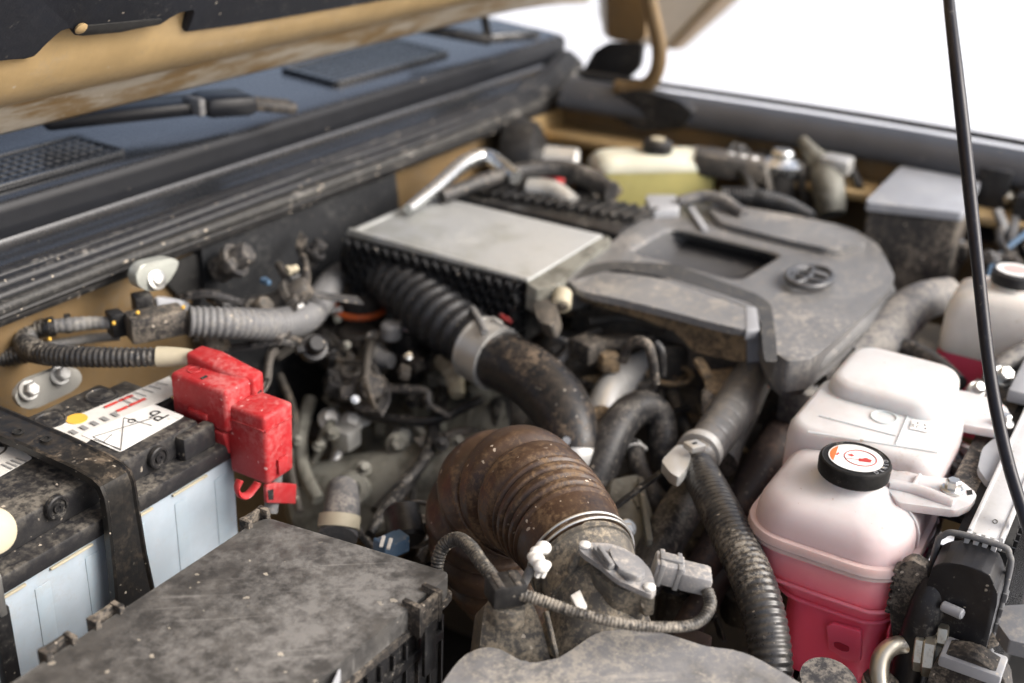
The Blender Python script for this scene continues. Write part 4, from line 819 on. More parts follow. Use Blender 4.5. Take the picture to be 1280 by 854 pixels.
bm = B(); loft(bm, tank_rings([(fx,fy,.072,.069,.040,.5430),(fx,fy,.0715,.0685,.040,.5442),(fx,fy,.0715,.0685,.040,.5465),(fx,fy,.066,.063,.036,.5475)])); mk('lower_flange', bm, m_tankflange, t, 60)
yb = .163
bm = B(); loft(bm, tank_rings([(fx,yb,.060,.040,.02,.78),(fx,yb,.060,.041,.02,.605),(fx,yb,.0605,.0425,.021,.597),(fx,.166,.0615,.046,.024,.590),(fx,.171,.063,.051,.027,.583),(fx,.174,.0645,.055,.03,.577),(fx,.178,.0655,.060,.033,.569),(fx,fy,.0655,.062,.034,.549),(fx,fy,.0655,.062,.034,.543)])); mk('lower_shell', bm, m_coolant, t, 80)
for yy, hx, hy, h in ((.174,.0662,.057,.576),(.167,.0632,.048,.589)):
    bm = B(); tube(bm, [p for p in rrect(fx, yy, hx, hy, .025, Z(h), 4)], [.0017]*20, seg=8, closed=True, step=.004); mk('moulded_rib', bm, m_coolant, t)
# rear chambers
bm = B(); loft(bm, tank_rings([(.972,.186,.061,.066,.02,.62),(.972,.186,.061,.066,.02,.505),(.972,.186,.060,.065,.02,.497),(.972,.186,.0575,.0625,.019,.4925),(.972,.186,.053,.058,.017,.4905)])); rc = mk('rear_chamber', bm, m_tank, t, 80)
bm = B(); loft(bm, tank_rings([(1.037,.190,.052,.052,.024,.60),(1.037,.190,.052,.052,.024,.490),(1.037,.190,.051,.051,.024,.482),(1.037,.190,.048,.048,.022,.4775),(1.037,.190,.042,.042,.018,.4755)])); mk('rear_hump', bm, m_tank, t, 80)
bm = B(); p = H(1105, 522, .4903); tube(bm, [p+Vector((.012*math.cos(a*math.pi/8), .011*math.sin(a*math.pi/8), 0)) for a in range(16)], [.0013]*16, seg=8, closed=True, step=.003); mk('moulded_ring', bm, m_tank, rc)
for q in (((1010,540),(1172,566)), ((1120,556),(1148,487)), ((1024,520),(1120,545))):
    a = H(*q[0], .4902); b = H(*q[1], .4902); bm = B(); tube(bm, [a, (a+b)/2, b], [.0011]*3, seg=6, step=.01); mk('moulded_seam', bm, m_tank, rc)
a = H(1150, 533, .4896); bm = B(); obox(bm, a, Vector((.0085,.001,0)), Vector((-.001,.0075,0)), Vector((0,0,.0003))); stk = mk('sticker', bm, m_labelwhite, rc)
mk('lettering', flatten_text('5C', .0085, .00004, Matrix.Translation(a+Vector((-.003,.0025,.0004))) @ Matrix.Rotation(math.radians(-90), 4, 'Z')), m_ink, stk, 180)
for dx, dy in ((.004,.003),(.004,-.003),(-.002,-.005)):
    bm = B(); obox(bm, a+Vector((dx,dy,.0004)), Vector((.0016,0,0)), Vector((0,.0008,0)), Vector((0,0,.00005))); mk('printed_mark', bm, m_ink, stk)
# skirts beside the rear chamber
bm = B(); plate(bm, rnd([H(u, v, h) for u, v, h in ((1003,535,.53),(992,548,.535),(984,592,.555),(1000,600,.55))], .15), (.02,.004,-.02), .003); mk('side_skirt', bm, m_tankflange, t)
bm = B(); plate(bm, rnd([H(u, v, .545) for u, v in ((1205,552),(1218,562),(1206,600),(1188,598),(1196,570))], .2), (0,0,-.006), .002); mk('side_skirt', bm, m_tankflange, t)
# seam lines on the front dome
for sx, sy in ((-.3, -1), (-1, .2)):
    d = Vector((sx, sy, 0)); bm = B(); P_ = []
    for k, h in ((.032,.5012),(.044,.5045),(.053,.508),(.0585,.5128),(.0622,.519),(.0636,.526),(.064,.534)):
        s = min(1/abs(sx) if sx else 9, 1/abs(sy) if sy else 9); P_.append(Vector((fx, fy, Z(h)))+d*s*k*1.0)
    tube(bm, P_, [.0012]*7, seg=6); mk('moulded_seam', bm, m_tank, up_)
# cap with warning label
CC = Vector((fx-.009, fy-.003, Z(.493)))
bm = B(); lathe(bm, CC, Vector((0,0,1)), [(.0270,0),(.0283,.0015),(.0287,.0120),(.0278,.0140),(.0265,.0148),(.0255,.0142),(.001,.0142)], 90, rip=-.006); cap_ = mk('cap', bm, m_cap, t, 30)
bm = B(); lathe(bm, CC+Vector((0,0,.0144)), Vector((0,0,1)), [(.0215,0),(.0215,.0005)], 60); lb_ = cap_; mk('label', bm, m_labelwhite, cap_)
LZ_ = CC.z+.0151
def lab(pts, name, m):
    bm = B(); plate(bm, [Vector((CC.x+x, CC.y+y, LZ_)) for x, y in pts], (0,0,-.0001)); mk(name, bm, m, lb_)
# label axes: photo-right is (+.5,-.87); photo-up is (+.87,+.5)
def lx(r, u): return (r*.5+u*.866, -r*.866+u*.5)
arc = [lx(.0205*math.cos(math.radians(a)), .0205*math.sin(math.radians(a))) for a in range(118, 206, 8)]
lab(arc, 'orange_segment', m_orangeink)
bm = B(); c = lx(.0035, -.0005); tube(bm, [Vector((CC.x+c[0]+.0125*math.cos(a*math.pi/12), CC.y+c[1]+.0125*math.sin(a*math.pi/12), LZ_)) for a in range(24)], [.0004]*24, seg=6, closed=True, step=.002); mk('printed_ring', bm, m_redink, lb_)
lab([lx(*q) for q in ((.001,-.0055),(.010,-.007),(.012,-.003),(.008,.0005),(.005,-.001),(.002,-.001))], 'printed_symbol', m_redink)
lab([lx(*q) for q in ((-.006,.004),(-.002,.006),(-.0005,.003),(-.003,.0015))], 'printed_symbol', m_redink)
lab([lx(*q) for q in ((-.008,-.001),(.003,-.003),(.003,-.0036),(-.008,-.0018))], 'printed_symbol', m_redink)
lab([lx(*q) for q in ((-.0155,.004),(-.0125,.0075),(-.0115,.006),(-.0145,.0025))], 'printed_symbol', m_redink)
for k, ch in enumerate('DENSO'):
    an = math.radians(-62+14*k); r, u = .0240*math.cos(an), .0240*math.sin(an); x, y = lx(r, u)
    M = Matrix.Translation(Vector((CC.x+x, CC.y+y, CC.z+.0143))) @ Matrix.Rotation(an+math.radians(90-60), 4, 'Z')
    mk('lettering', flatten_text(ch, .0052, .0002, M), m_greyplate, cap_, 180)
# mounting arms
bm = B(); plate(bm, rnd([H(u, v, .50) for u, v in ((1108,592),(1128,588),(1152,594),(1202,600),(1222,618),(1214,630),(1196,638),(1166,634),(1122,628),(1108,610))], .2), (0,0,-.007), .002); am = mk('mounting_arm', bm, m_tank, t)
bm = B(); tube(bm, [H(u, v, .499) for u, v in ((1112,606),(1140,612),(1170,622),(1192,630))], [.005,.0052,.0055,.0045], seg=12); mk('arm_rib', bm, m_tank, am)
bm = B(); bar(bm, H(1138, 613, .4985), H(1150, 594, .4985), .003, .004, .001); mk('arm_web', bm, m_tank, am)
bm = B(); plate(bm, [H(u, v, .4997) for u, v in ((1208,613),(1215,612),(1216,618),(1209,619))], (0,0,-.0002)); mk('arm_slot', bm, m_dark, am)
bm = B(); hexbolt(bm, H(1190, 613, .4995), Vector((0,0,1)), .0062, .010); mk('bolt', bm, m_steel, t)
bm = B(); plate(bm, rnd([H(u, v, .497) for u, v in ((1182,490),(1200,487),(1248,500),(1262,514),(1257,540),(1236,536),(1190,528))], .2), (0,0,-.008), .002); mk('rear_arm', bm, m_tank, t)
bm = B(); hexbolt(bm, H(1254, 530, .4965), Vector((0,0,1)), .006, .010); mk('bolt', bm, m_steel, t)
# flange ear and moulded tab
bm = B(); plate(bm, rnd([H(u, v, .540) for u, v in ((1146,630),(1172,632),(1170,668),(1148,690),(1140,670))], .25), (0,0,-.004), .001); ear = mk('flange_ear', bm, m_tankflange, t)
bm = B(); p = H(1161, 650, .5395); lathe(bm, p, Vector((0,0,1)), [(.0085,0),(.0085,.0006)], 20); mk('ear_hole', bm, m_coolant, ear)
xf = fx-.0625
bm = B(); plate(bm, rnd([PX(u, v, xf-.003) for u, v in ((1033,783),(1040,780),(1076,790),(1075,829),(1055,824),(1036,811))], .12), (.005,0,0), .0015); tb = mk('mounting_tab', bm, m_coolant, t)
bm = B(); plate(bm, rnd([PX(u, v, xf-.0033) for u, v in ((1042,803),(1049,803),(1062,809),(1061,815),(1052,814),(1043,809))], .3), (.001,0,0), .0); mk('tab_slot', bm, mat('slot_red', (.3,.01,.03), .5, dust=0, spk=0), tb)
# ------------------------------------------------------------------ radiator with its end tank
t = thing('radiator', 'radiator with pale top bar and black plastic end tank at right edge', 'radiator', (1.1, .07, Z(.8)))
RZ = Z(.50)
bm = B(); abox(bm, .846, 1.60, .056, .081, RZ-.006, RZ, .0015); tb = mk('top_bar', bm, m_whitealu, t)
bm = B(); abox(bm, .846, 1.60, .0555, .0585, RZ-.010, RZ+.0018, .0006); mk('bar_lip', bm, m_whitealu, tb)
bm = B(); abox(bm, .846, 1.60, .0785, .0815, RZ-.010, RZ+.0015, .0006); mk('bar_lip', bm, m_whitealu, tb)
bm = B(); p = H(1244, 652, .4997); tube(bm, [p+Vector((.003*math.cos(a*math.pi/6), .0016*math.sin(a*math.pi/6), 0)) for a in range(12)], [.0004]*12, seg=5, closed=True, step=.001); mk('embossed_ring', bm, m_dullmetal, tb)
for k in range(4):
    y = .0585+.0065*k; bm = B(); abox(bm, .8385, .847, y, y+.0038, RZ-.008, RZ-.0005, .0006); mk('crimp_tab', bm, m_whitealu, t)
bm = B(); abox(bm, .85, 1.60, .050, .090, Z(.95), RZ-.012); mk('core', bm, m_dark, t)
for k in range(60):
    bm = B(); x = .86+.011*k; abox(bm, x, x+.002, .047, .051, Z(.8), RZ-.012); f = mk('fin', bm, m_black, t)
bm = B(); plate(bm, smooth_loop([Vector((.8415, y, Z(h))) for y, h in ((.050,.520),(.056,.508),(.070,.506),(.084,.508),(.094,.514),(.097,.53),(.097,.62),(.098,.80),(.048,.80),(.047,.62),(.047,.53))], 2), (-.032,0,-.002), .006, 3); et = mk('end_tank', bm, m_blackclean, t, 50)
bm = B(); tube(bm, [Vector((.838, y, Z(h))) for y, h in ((.100,.60),(.100,.52),(.097,.507),(.088,.501),(.055,.500),(.049,.505),(.046,.52),(.046,.60))], [.0024]*8, seg=10, step=.002); mk('crimp_frame', bm, m_greyconduit, t)
for k in range(5):
    bm = B(); abox(bm, .834, .842, .0425, .0465, Z(.545+.014*k), Z(.537+.014*k), .0008); mk('side_tab', bm, m_greyconduit, t)
bm = B(); plate(bm, rnd([Vector((.826, y, Z(h))) for y, h in ((.098,.524),(.113,.521),(.121,.53),(.121,.57),(.112,.60),(.10,.63),(.09,.62))], .25), (-.012,0,0), .003); fl = mk('side_flange', bm, m_blackdusty, t)
for k in range(6):
    bm = B(); abox(bm, .8125, .828, .1195, .1235, Z(.533+.0075*k+.0035), Z(.533+.0075*k), .0008); mk('flange_tooth', bm, m_blackdusty, fl)
bm = B(); tube(bm, [Vector((.822, .093, Z(.535))), Vector((.812, .094, Z(.56))), Vector((.808, .095, Z(.60))), Vector((.808, .096, Z(.66)))], [.011,.013,.014,.014], seg=18); mk('rounded_column', bm, m_blackclean, t)
bm = B(); p = Vector((.806, .083, Z(.546))); cyl(bm, p, p+Vector((-.004, -.016, .001)), .0042, 14, .001); mk('stud', bm, m_greyplate, t)
bm = B(); plate(bm, rnd([Vector((.800, y, Z(h))) for y, h in ((.028,.57),(.052,.563),(.072,.568),(.078,.585),(.078,.62),(.076,.80),(.020,.80),(.018,.6))], .2), (-.02,0,0), .005); lb2 = mk('lower_bracket', bm, m_blackdusty, t)
bm = B(); obox(bm, Vector((.790,.052,Z(.573))), Vector((.014,0,0)), Vector((0,.022,0)), Vector((0,0,.005)), .002); mk('bracket_step', bm, m_greyplate, lb2)
bm = B(); plate(bm, rnd([Vector((.778, y, Z(h))) for y, h in ((.03,.63),(.045,.632),(.045,.66),(.03,.66))], .3), (-.003,0,0)); mk('bracket_hole', bm, m_dark, lb2)
bm = B(); plate(bm, rnd([H(u, v, .53) for u, v in ((1248,780),(1256,757),(1300,754),(1310,812),(1262,800))], .06), (0,0,-.012), .003); mk('grey_plate', bm, mat('dusty_grey_plate', (.14,.145,.155), .5, dust=.4, spk=.2), t)
t = thing('radiator_support', 'grey steel support rail with bolts beyond the coolant tank', 'rail', (1.2, .12, Z(.53)))
bm = B(); abox(bm, .90, 1.60, .088, .112, Z(.53), Z(.512), .003); mk('rail', bm, m_blackdusty, t)
bm = B(); plate(bm, rnd([H(u, v, .505) for u, v in ((1222,585),(1228,560),(1252,540),(1262,548),(1250,590),(1236,604))], .2), (0,0,-.006), .002); mk('bracket', bm, m_greyplate, t)
bm = B(); abox(bm, 1.10, 1.60, .075, .10, Z(.505), Z(.492), .002); mk('upper_rail', bm, m_greyplate, t)
# ------------------------------------------------------------------ brass coloured fittings on the end tank
t = thing('pipe_fitting', 'zinc plated elbow pipe and hex nuts in front of pink tank', 'pipe', H(1120, 820, .6))
bm = B(); T(bm, [(1100,862,.612,12),(1099,838,.602,12),(1103,820,.594,12),(1114,809,.589,11.5),(1128,806,.588,11.5),(1146,809,.588,11.5)], seg=18, step=.002); mk('elbow', bm, m_brass, t)
na = H(1175, 815, .586)-H(1140, 808, .588); na.normalize()
for u, v, h, r, L in ((1143,811,.588,.0165,.007), (1154,816,.5875,.0175,.009)):
    bm = B(); lathe(bm, H(u, v, h), na, [(r*.9,0),(r,.001),(r,L-.001),(r*.9,L)], 6); mk('nut', bm, m_brass, t)
bm = B(); cyl(bm, H(1162, 818, .5872), H(1200, 826, .585), .010, 18); mk('stub', bm, m_dullmetal, t)
bm = B(); p = H(1100, 845, .606); lathe(bm, p-Vector((0,0,.03)), Vector((0,0,1)), [(.0125,0),(.0125,.026),(.011,.029),(.0085,.03)], 20); mk('collar', bm, m_blackdusty, t)
bm = B(); p = H(1101, 854, .61); ring(bm, p, Vector((0,0,1)), .0128, .0016); mk('spring_clip', bm, m_brass, t)
t = thing('tank_bolt', 'long zinc bolt with round nut above the elbow pipe', 'bolt', H(1165, 790, .59))
a = H(1146, 788, .575); b = H(1178, 794, .573); bm = B(); tube(bm, [a, (a+b)/2, b], [.0045]*3, seg=12, step=.0005, prof=ribs(.0016, .05)); mk('thread', bm, m_brass, t)
bm = B(); lathe(bm, H(1172, 793, .5732), (b-a), [(.010,0),(.0108,.001),(.0108,.007),(.009,.008)], 6); mk('nut', bm, m_brass, t)
bm = B(); p = H(1036, 850, .58); tube(bm, [p+Vector((.01,.01,-.08)), p+Vector((.004,.004,-.03)), p], [mm(p, 36)]*3, seg=26); mk('lower_hose', bm, m_rubber, label='dark hose end below the mounting tab of pink tank', cat='hose')
bm = B(); plate(bm, [H(u, v, .66) for u, v in ((975,745),(1008,760),(1008,900),(975,900))], (.004,.004,0), .001); mk('shroud_plate', bm, m_darkmetal, label='dark brown plate between ribbed conduit and pink tank', cat='plate')
# ------------------------------------------------------------------ far side: reservoirs, brake parts, far fuse box
t = thing('brake_reservoir', 'far brake fluid reservoir of white plastic filled with yellow fluid', 'reservoir', H(820, 235, .52))
a = H(745,248,.51); b = H(895,244,.51); rx = (b-a); Lr = rx.length; rx.normalize(); ry = Vector((-rx.y, rx.x, 0)); c0 = (a+b)/2+ry*.03
def orr(hx, hy, r, h): return [c0.xy.to_3d()*1+rx*(p.x)+ry*(p.y)+Vector((0,0,Z(h))) for p in rrect(0, 0, hx, hy, r, 0, 5)]
bm = B(); loft(bm, [orr(Lr*.5, .034, .016, .535), orr(Lr*.5, .034, .016, .474)], True, True); mk('fluid_chamber', bm, m_brakefluid, t, 60)
bm = B(); loft(bm, [orr(Lr*.5, .0342, .016, .4743), orr(Lr*.5, .034, .017, .470), orr(Lr*.49, .032, .018, .464), orr(Lr*.46, .028, .018, .458), orr(Lr*.40, .021, .016, .4545)]); mk('upper_chamber', bm, m_brake, t, 70)
p = c0.xy.to_3d()+rx*.005+Vector((0,0,Z(.458))); bm = B(); lathe(bm, p, Vector((0,0,1)), [(.018,0),(.021,.003),(.021,.016),(.016,.020),(.001,.020)], 24); mk('cap', bm, m_black, t)
bm = B(); lathe(bm, p+Vector((.0,0,.0202)), Vector((0,0,1)), [(.010,0),(.010,.002)], 20); mk('cap_label', bm, m_cream, t)
t = thing('brake_booster', 'black round brake booster with pale cylinder by the firewall', 'brake booster', H(700, 205, .5))
p = H(705, 215, .50)+Vector((.03,.06,0)); ax = Vector((.35,-.9,0)).normalized()
bm = B(); lathe(bm, p-ax*.06, ax, [(.03,0),(.055,.01),(.06,.03),(.055,.055),(.03,.07)], 32); mk('shell', bm, m_black, t)
bm = B(); cyl(bm, p+ax*.0, p+ax*.06, .022, 20, .004); mk('cylinder', bm, m_alu, t)
t = thing('suspension_top', 'pale metal strut cap with dark bracket legs near the far fender', 'strut top', H(978, 200, .5))
p = H(978, 196, .455); bm = B(); lathe(bm, p-Vector((0,0,.02)), Vector((0,0,1)), [(.03,0),(.034,.006),(.034,.012),(.02,.018),(.016,.02),(.016,.026),(.012,.03)], 28); mk('cap', bm, m_brightpipe, t)
bm = B(); lathe(bm, p-Vector((0,0,.06)), Vector((0,0,1)), [(.028,0),(.026,.04)], 24); mk('body', bm, m_darkmetal, t)
for u in (935, 955, 1000, 1012):
    bm = B(); bar(bm, H(u, 205, .46), H(u+8, 262, .52), .014, .012, .003); mk('leg', bm, m_darkmetal, t)
t = thing('valve_block', 'row of small grey hydraulic valve fittings behind the brake reservoir', 'valve block', H(910, 190, .47))
bm = B(); bar(bm, H(868, 200, .465), H(955, 212, .47), .05, .03, .004); mk('block', bm, m_darkmetal, t)
for k in range(6):
    p = H(872+14*k, 184+2.4*k, .452); bm = B(); cyl(bm, p-Vector((0,0,.02)), p, .007, 12, .002); mk('fitting', bm, m_alu, t)
t = thing('cast_bracket', 'pale cast metal bracket standing left of the far fuse box', 'bracket', H(1030, 230, .5))
bm = B(); p = [H(*q) for q in ((1003,176,.44),(1015,192,.45),(1030,212,.465),(1036,240,.485),(1040,268,.51))]; tube(bm, p, [.008,.012,.02,.022,.018], seg=14); mk('arm', bm, m_dullmetal, t)
bm = B(); p = H(1046, 206, .455); obox(bm, p, Vector((.018,0,0)), Vector((0,.02,0)), Vector((0,0,.012)), .005); mk('lug', bm, m_alu, t)
bm = B(); p = [H(*q) for q in ((985,180,.45),(1000,168,.44),(1030,180,.445),(1060,205,.46),(1075,235,.48))]; tube(bm, p, [.006]*5, seg=10); mk('hose', bm, m_black, t)
hose([(925,215,.47,6),(935,230,.48,6),(940,262,.50,6)], 'brake_pipe', 'dark brake pipe right of the yellow reservoir', m_black, 'pipe', seg=10)
t = thing('far_fuse_box', 'far black fuse box with flat pale grey lid by the bronze fender', 'fuse box', (1.58, .28, Z(.55)))
ft = [H(u, v, .45) for u, v in ((1127,207),(1232,216),(1205,266),(1081,252))]
bm = B(); plate(bm, rnd(ft, .05), (0,0,-.012), .003); mk('lid', bm, mat('far_lid_grey', (.27,.285,.315), .42, dust=.3, dcol=(.4,.4,.4), spk=.1), t)
cf = sum(ft, Vector())/4
bm = B(); plate(bm, rnd([p+(cf-p)*.04+Vector((0,0,-.011)) for p in ft], .05), (0,0,-.11), .003); bx = mk('body', bm, m_blackdusty, t)
bm = B(); obox(bm, H(1180, 310, .52), Vector((0,.03,0)), Vector((.012,0,0)), Vector((0,0,.012)), .004); mk('connector', bm, m_blackdusty, t)
bm = B(); bar(bm, H(1158, 300, .512), H(1205, 306, .512), .01, .012, .003); mk('latch', bm, m_greyplate, t)
bm = B(); obox(bm, ft[1]+Vector((-.01,-.02,-.03)), Vector((.04,0,0)), Vector((0,.02,0)), Vector((0,0,.05)), .005); mk('side_box', bm, m_black, t)
t = thing('horn_relay', 'small relay with tan cap at the right edge by far fuse box', 'relay', H(1258, 270, .5))
p = H(1260, 240, .46); bm = B(); lathe(bm, p-Vector((0,0,.012)), Vector((0,0,1)), [(.012,0),(.013,.008),(.006,.014)], 16); mk('cap', bm, m_brass, t)
bm = B(); bar(bm, H(1246, 262, .47), H(1262, 300, .50), .012, .008, .002); mk('bracket', bm, m_greyconduit, t)
bm = B(); bar(bm, H(1272, 255, .47), H(1264, 310, .50), .010, .008, .002); mk('leg', bm, m_greyconduit, t)
bm = B(); obox(bm, H(1285, 280, .49), Vector((.02,0,0)), Vector((0,.02,0)), Vector((0,0,.04)), .004); mk('body', bm, m_black, t)
# second reservoir with pink fluid
t = thing('washer_reservoir', 'smaller white reservoir with pink fluid behind the hood stay', 'reservoir', H(1225, 440, .55))
rc_ = H(1228, 455, .53); wx, wy = rc_.x+.045, rc_.y
bm = B(); loft(bm, tank_rings([(wx,wy,.040,.050,.016,.62),(wx,wy,.040,.050,.016,.529)])); mk('fluid_chamber', bm, mat('washer_pink', (.82,.09,.17), .4, dust=.12, spk=.1, sss=.2), t, 60)
bm = B(); loft(bm, tank_rings([(wx,wy,.0402,.0502,.016,.5292),(wx,wy,.040,.050,.017,.485),(wx,wy,.037,.046,.018,.468),(wx,wy-.004,.028,.034,.018,.459),(wx,wy-.006,.019,.019,.0189,.456),(wx,wy-.006,.019,.019,.0189,.450)])); mk('upper_chamber', bm, mat('washer_white', (.72,.69,.64), .4, dust=.22, dcol=(.5,.43,.34), spk=.1, sss=.3), t, 70)
p = Vector((wx, wy-.006, Z(.452))); bm = B(); lathe(bm, p, Vector((0,0,1)), [(.022,0),(.023,.002),(.023,.012),(.020,.014),(.001,.014)], 28); cp = mk('cap', bm, m_black, t)
bm = B(); lathe(bm, p+Vector((0,0,.0142)), Vector((0,0,1)), [(.019,0),(.019,.001)], 28); mk('cap_label', bm, m_labelwhite, cp)
bm = B(); lathe(bm, p+Vector((0,0,.0154)), Vector((0,0,1)), [(.012,0),(.012,.0004)], 28); mk('cap_print', bm, mat('faded_print', (.6,.42,.4), .5, dust=.2, spk=0), cp)
# big grey hoses right of the cover
m_greyhose = mat('grey_dusty_hose', (.1,.1,.105), .55, dust=.6, dcol=(.3,.28,.25), spk=.2, bump=.1)
hose([(1060,450,.54,26),(1095,430,.53,29),(1125,398,.52,28),(1150,378,.51,25),(1185,368,.51,22)], 'turbo_hose', 'thick dusty grey hose between engine cover and washer reservoir', m_greyhose, seg=24)
hose([(1020,470,.55,16),(1055,440,.54,17),(1095,432,.535,14),(1135,436,.53,12),(1170,455,.53,12),(1200,480,.53,10)], 'upper_radiator_hose', 'dark hose arching behind the hump of the coolant tank', m_rubber, seg=18)
hose([(1020,490,.57,14),(1045,470,.56,16),(1075,452,.555,15)], 'water_outlet', 'dull metal outlet pipe below the engine cover corner', m_dullmetal, 'pipe', seg=18)
bm = B(); obox(bm, H(1000, 505, .575), Vector((.014,0,0)), Vector((0,.02,0)), Vector((0,0,.02)), .004); mk('outlet_block', bm, m_greyhose, label='grey block between engine cover tooth and white tank', cat='block')
hose([(1300,430,.49,13),(1268,448,.50,14),(1245,466,.51,13),(1236,490,.52,12)], 'overflow_hose', 'grey hose at the right edge below the washer reservoir', m_greyhose, seg=16)
t = thing('support_bolt', 'shiny bolt and clip beside the hood stay under the washer reservoir', 'bolt', H(1250, 480, .51))
p = H(1252, 472, .50); bm = B(); hexbolt(bm, p, Vector((-.4,-.4,.7)), .008, .012); mk('head', bm, m_steel, t)
bm = B(); p = H(1220, 488, .51); hexbolt(bm, p, Vector((-.4,-.4,.7)), .006, .010); mk('clip', bm, m_alu, t)
# bent silver pipe, black hose and harness behind the intercooler
hose([(510,262,.47,7),(545,235,.462,9),(580,205,.452,10),(606,196,.45,10),(625,206,.452,10),(645,222,.458,9)], 'heater_pipe', 'bright silver bent pipe behind the pale intercooler plate', m_brightpipe, 'pipe', seg=14)
hose([(552,246,.47,9),(600,228,.462,9.5),(650,214,.457,10),(700,211,.456,11),(735,222,.46,12),(765,240,.468,12)], 'heater_hose', 'dark grey hose arching in front of brake booster', m_rubber, seg=16)
hose([(660,236,.48,14),(690,240,.48,15),(715,256,.487,13)], 'white_pipe', 'short pale pipe end between black hose and ribbed guide', m_alu, 'pipe', seg=14)
for k, (u, v, w) in enumerate(((600,238,9),(640,228,10),(735,236,11),(690,225,7))):
    bm = B(); obox(bm, H(u, v, .485), Vector((.012,0,0)), Vector((0,.014,0)), Vector((0,0,.012)), .003)
    mk('small_connector', bm, [m_darkmetal, m_black, m_black, m_red][k], label=['brown connector left of the arching dark hose','black connector under the silver bent pipe','black connector beside the yellow brake reservoir','tiny red connector beneath the arching dark hose'][k], cat='connector')
t = thing('cover_clip', 'pale clip plate at the rear left corner of engine cover', 'clip', H(830, 250, .49))
bm = B(); plate(bm, rnd([H(u, v, .480) for u, v in ((806,243),(846,243),(850,262),(815,264))], .15), (0,0,-.012), .003); mk('plate', bm, m_greyplate, t)
hose([(848,252,.478,7),(880,246,.472,8),(905,252,.472,8),(930,268,.478,7)], 'cover_edge_hose', 'grey rim hose along the rear edge of engine cover', m_greyhose, seg=12)
hose([(900,246,.478,12),(940,248,.478,13),(980,258,.48,13),(1015,274,.485,10)], 'ribbed_vent_hose', 'dark ribbed hose behind the raised shoulder of engine cover', m_fin, seg=14, step=.0012, prof=ribs(.005, .06))
# ------------------------------------------------------------------ dim clutter between firewall, battery and bellows
t = thing('gearbox_housing', 'dull greenish cast housing below the ribbed duct', 'housing', H(500, 560, 0.695))
bm = B(); plate(bm, rnd([H(u, v, h) for u, v, h in ((395,560,0.715),(430,500,0.685),(480,450,0.655),(560,440,0.635),(620,470,0.615),(640,540,0.625),(590,560,0.655),(560,590,0.685),(520,570,0.695),(490,600,0.715),(410,590,0.725))], .2), (.03,.03,-.05), .006); mk('flange', bm, m_dullmetal, t)
bm = B(); a = H(372, 632, 0.735); b = H(640, 585, 0.660); cyl(bm, a, b, mm(a, 50), 30, .01); mk('barrel', bm, m_dullmetal, t)
for u, v in ((505,545),(497,556),(582,552),(545,550),(455,480)):
    bm = B(); hexbolt(bm, H(u, v, 0.650), Vector((-.5,-.5,.6)), .009, .012); mk('bolt', bm, m_dullmetal, t)
bm = B(); bar(bm, H(530, 560, 0.650), H(560, 552, 0.645), .03, .02, .005); mk('lug', bm, m_dullmetal, t)
for k in range(5):
    bm = B(); bar(bm, H(440+38*k, 470+4*k, 0.660-.006*k), H(436+38*k, 545+3*k, 0.690-.006*k), .012, .012, .004); mk('casting_rib', bm, m_dullmetal, t)
t = thing('solenoid', 'round dark flange with two pale rods left of gearbox housing', 'solenoid', H(400, 580, .8))
p = H(385, 575, 0.695); bm = B(); ring(bm, p, Vector((.3,-.6,.5)), .05, .012); mk('flange', bm, m_darkmetal, t)
bm = B(); T(bm, [(430,540,0.655,8),(416,585,0.685,7),(402,615,0.705,7)], seg=12); mk('rod', bm, m_alu, t)
bm = B(); T(bm, [(405,555,0.665,5),(385,590,0.695,5),(375,620,0.715,5)], seg=12); mk('rod', bm, m_dullmetal, t)
bm = B(); obox(bm, H(433, 546, 0.650), Vector((.012,0,0)), Vector((0,.012,0)), Vector((0,0,.012)), .003); mk('joint', bm, m_alu, t)
for u, v in ((412,525),(440,528),(452,520)):
    bm = B(); hexbolt(bm, H(u, v, 0.645), Vector((-.4,-.5,.7)), .009, .012); mk('bolt', bm, m_alu, t)
t = thing('breather_hose', 'short grey hose with cream band behind the fuse box corner', 'hose', H(425, 645, .62))
bm = B(); T(bm, [(428,612,.615,20),(427,640,.615,23),(422,672,.625,25)], seg=20); mk('hose', bm, m_greyhose, t)
p = H(424, 653, .615); q = H(422, 672, .625); bm = B(); band(bm, p, q-p, mm(p, 24.5), .012, .0012); mk('band', bm, m_cream, t)
t = thing('blue_connector', 'blue grey connector with two white pins beside fuse box lid', 'connector', H(490, 675, .6))
bm = B(); c = H(490, 682, .598); A_v = Vector((.013,-.004,0)); B_v = Vector((.002,.007,0)); obox(bm, c, A_v, B_v, Vector((0,0,.008)), .0012); obox(bm, c+Vector((0,0,.006)), A_v*.7, B_v*1.2, Vector((0,0,.0015)), .0006); obox(bm, c-A_v*.9, A_v*.12, B_v*1.15, Vector((0,0,.009)), .0006); mk('body', bm, m_blue, t)
for u, v in ((478,676),(487,679)):
    bm = B(); bar(bm, H(u+2, v-6, .582), H(u-2, v+8, .586), .0032, .002, .0006); mk('pin', bm, m_white, t)
bm = B(); c = H(505, 655, .605); cyl(bm, c-Vector((.008,.01,.01)), c+Vector((.012,.012,.006)), .017, 18, .003); mk('socket', bm, m_black, t)
bm = B(); ring(bm, H(520, 655, .61), Vector((-.4,-.5,.3)), .020, .0022); mk('ring', bm, m_darkmetal, t)
hose([(560,530,.70,5),(520,590,.66,9),(480,640,.64,9),(462,668,.64,6)], 'loom', 'black taped loom crossing in front of the gearbox barrel', m_black, 'wiring', seg=12)
hose([(512,570,.70,4),(516,600,.68,5),(514,640,.65,4)], 'loom', 'thin black wire hanging above the blue grey connector', m_black, 'wiring', seg=8)
